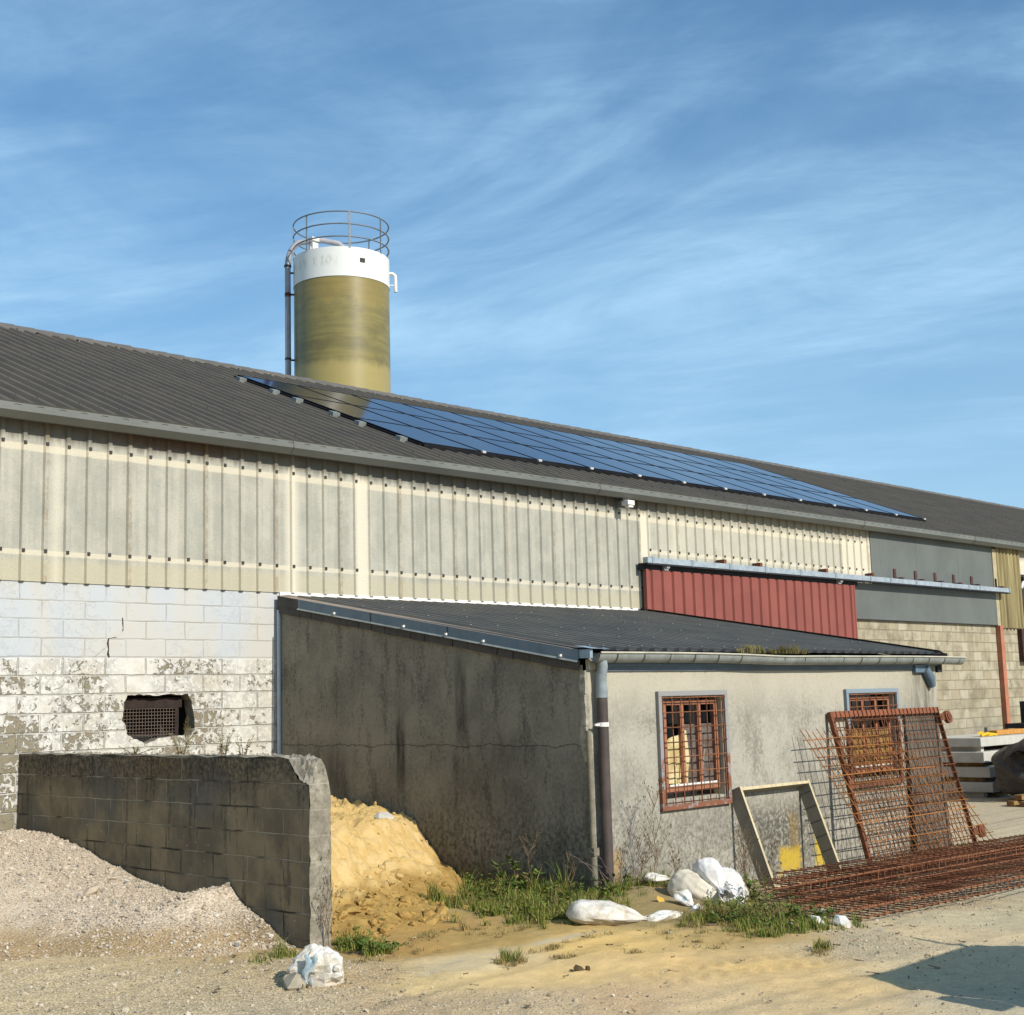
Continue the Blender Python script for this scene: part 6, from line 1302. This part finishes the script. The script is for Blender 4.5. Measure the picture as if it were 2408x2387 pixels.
    stalk(11.62, 8.30, .62, 24, 'dry brown weed left of the timber frame foot', 25, leafy=1)
    stalk(11.25, 7.72, .50, 18, 'dry weed standing before the foot of the timber frame', 26)
    stalk(10.44, 7.42, .40, 10, 'dry stalk in front of the upright sack', 27)
    stalk(10.72, 7.45, .40, 14, 'short dry stalk right of the upright sack', 28)
    stalk(9.70, 9.40, .62, 14, 'reddish dry stalk against the shed side wall', 29)
    stalk(9.88, 9.05, .45, 12, 'dry stalk at the shed side wall near the corner', 30)
    stalk(7.10, 9.55, .95, 22, 'dry woody weed leaning over the sand by the block wall', 31, spread=.5)
    stalk(6.86, 8.86, .70, 14, 'thin dark stalk in front of the broken wall end', 32, spread=.12)
    stalk(8.02, 10.6, .35, 10, 'short dry twig on the face of the sand heap', 33)
    # thorny bramble round the downpipe
    rs = random.Random(5); mb = MB()
    for k in range(17):
        a = rs.uniform(-1, 1); b = Vector((10.06+rs.uniform(-.10,.25), 8.74+rs.uniform(-.08,.06), gzf(10.1, 8.7))); L = rs.uniform(.35,.95); pts = [b+Vector((a*L*.85*(t**1.2), -.06*t*rs.uniform(0,1.5), L*(t-.42*t*t))) for t in (0,.2,.4,.6,.8,1)]; mb.tube(pts, [.0055*(1.15-t) for t in (0,.2,.4,.6,.8,1)], 4)
    o = obj('bramble', mb, weathered('bare_cane', (.26,.19,.15), (.17,.12,.10), 20), None, loc=(10.1,8.7,GZ0)); tag(o, 'leafless bramble canes arching round the downpipe', 'bramble')
    # weeds rooted on top of the block wall
    gw = 'thin weeds on top of the block wall'
    weed(6.84, 10.95, .26, 5, 8, .035, 'wispy weed on the block wall below the vent', 41, group=gw, z=-.385, spread=.10)
    weed(6.85, 10.30, .34, 6, 10, .035, 'tallest wispy weed on the block wall', 42, group=gw, z=-.385, spread=.10)
    weed(6.83, 9.98, .22, 6, 10, .03, 'wispy weed on the block wall nearest the shed', 43, group=gw, z=-.385, spread=.09)
    weed(6.84, 11.75, .10, 8, 8, .025, 'low weed on the block wall toward the hall', 44, group=gw, z=-.385, spread=.16)
    weed(8.72, D-.02, .26, 4, 9, .03, 'thin green weed growing in the broken vent opening', 45, group=None, z=-.26, spread=.05)
plants()

def litter():
    n = 520; x = rng.uniform(5.2, 13.5, n); y = rng.uniform(4.2, 9.2, n); k = (rng.random(n) < .25+.75*(np.hypot(x-9.6, y-7.2) < 1.6)) & ~((x > 10) & (y > 8.85)) & ~((x > 10.1) & (y > 6.2)); x, y = x[k], y[k]; n = len(x)
    z = gz(x, y)+.022; a = rng.uniform(0, 2*PI, n); L = rng.lognormal(math.log(.022), .5, n); w = L*rng.uniform(.12, .5, n); t = rng.normal(0, .25, n)
    dx, dy = np.cos(a), np.sin(a); P = np.zeros((n, 4, 3))
    for i, (u_, v_) in enumerate(((-1,-1),(1,-1),(1,1),(-1,1))): P[:, i, 0] = x+dx*L*u_-dy*w*v_; P[:, i, 1] = y+dy*L*u_+dx*w*v_; P[:, i, 2] = z+t*L*u_*.6+.006*(u_*v_)
    F = np.arange(n*4).reshape(n, 4); t_ = NT('litter_bits'); m_ = t_.out(t_.ramp(t_.island(), [(0,(.10,.07,.045)),(.5,(.22,.15,.08)),(.8,(.34,.25,.13)),(.93,(.36,.32,.25)),(1,(.62,.60,.55))]), .9)
    o = obj('litter', npmesh('litter', P.reshape(-1, 3), F, False), m_, None); tag(o, 'bits of straw, bark and paper scattered over the ground', 'litter', kind='stuff')
litter()

# ================================================================== PARKED VAN (stands beside the camera; its shadow lies in the corner)
def van():
    cx, yn = 9.10, 3.0
    g = -1.86
    r = root('parked_van', (cx, 0, g), 'grey van parked beside the photographer, only its shadow shows', 'van')
    prof = [(yn,.45),(yn+.02,.75),(yn-.12,1.02),(yn-.28,1.20),(yn-.72,1.80),(yn-1.0,1.95),(yn-2.2,1.99),(yn-4.4,1.95),(yn-4.75,1.62),(yn-4.85,.9),(yn-4.82,.42),(yn-4.0,.32),(yn-.9,.32)]
    mb = MB(); secs = []
    for sx in (-1, -.93, -.75, 0, .75, .93, 1):
        ring = []
        for y, z in prof:
            hw = .98 if z < 1.2 else .98-.14*sstep(1.1, 1.9, z); ins = 0 if abs(sx) < .94 else 1
            zz = z-(.10*sstep(1.5, 1.8, z) if ins else (.02*sstep(1.5,1.8,z) if abs(sx) > .9 else 0)); ring.append((cx+hw*sx, y, g+zz))
        secs.append(ring)
    n = len(prof)
    for a, b in zip(secs[:-1], secs[1:]): mb.add(a+b, [(i, (i+1) % n, n+(i+1) % n, n+i) for i in range(n)], 0, True)
    mb.add(secs[0], [tuple(range(n))]); mb.add(secs[-1], [tuple(range(n))[::-1]])
    body = obj('body', mb, M['vanpaint'], r)
    for sx in (-1, 1):
        mb = MB(); mb.box((cx+sx*1.0-.10+sx*.09, yn-.75, g+1.06), (cx+sx*1.0+.10+sx*.09, yn-.63, g+1.30)); obj('mirror', mb, M['blackgap'], r, bevel=.02)
        for wy in (yn-.95, yn-3.9):
            mb = MB(); mb.tube([(cx+sx*.74, wy, g+.33), (cx+sx*.95, wy, g+.33)], .33, 24); w = obj('wheel', mb, M['tyre'], r); mb = MB(); mb.tube([(cx+sx*.95, wy, g+.33), (cx+sx*.965, wy, g+.33)], .2, 20); obj('rim', mb, M['alu'], w)
        mb = MB(); x = cx+sx*.985; mb.add([(cx+sx*.985,yn-.75,g+1.22),(cx+sx*.985,yn-4.4,g+1.22),(cx+sx*.88,yn-4.3,g+1.66),(cx+sx*.88,yn-1.1,g+1.66)], [(0,1,2,3)]); obj('side_window', mb, M['glass'], r)
        mb = MB(); mb.box((cx+sx*.78-.14, yn-.02, g+.66), (cx+sx*.78+.14, yn+.03, g+.82)); obj('headlight', mb, M['white'], r)
    mb = MB(); mb.add([(cx-.80,yn-.30,g+1.24),(cx+.80,yn-.30,g+1.24),(cx+.70,yn-.69,g+1.77),(cx-.70,yn-.69,g+1.77)], [(0,1,2,3)]); obj('windscreen', mb, M['glass'], r)
    mb = MB(); mb.tube([(9.70, 1.55, g+1.9), (9.79, 1.55, g+2.3), (9.94, 1.55, g+2.60)], [.03,.027,.02], 6); obj('aerial', mb, M['blackgap'], r)
van()
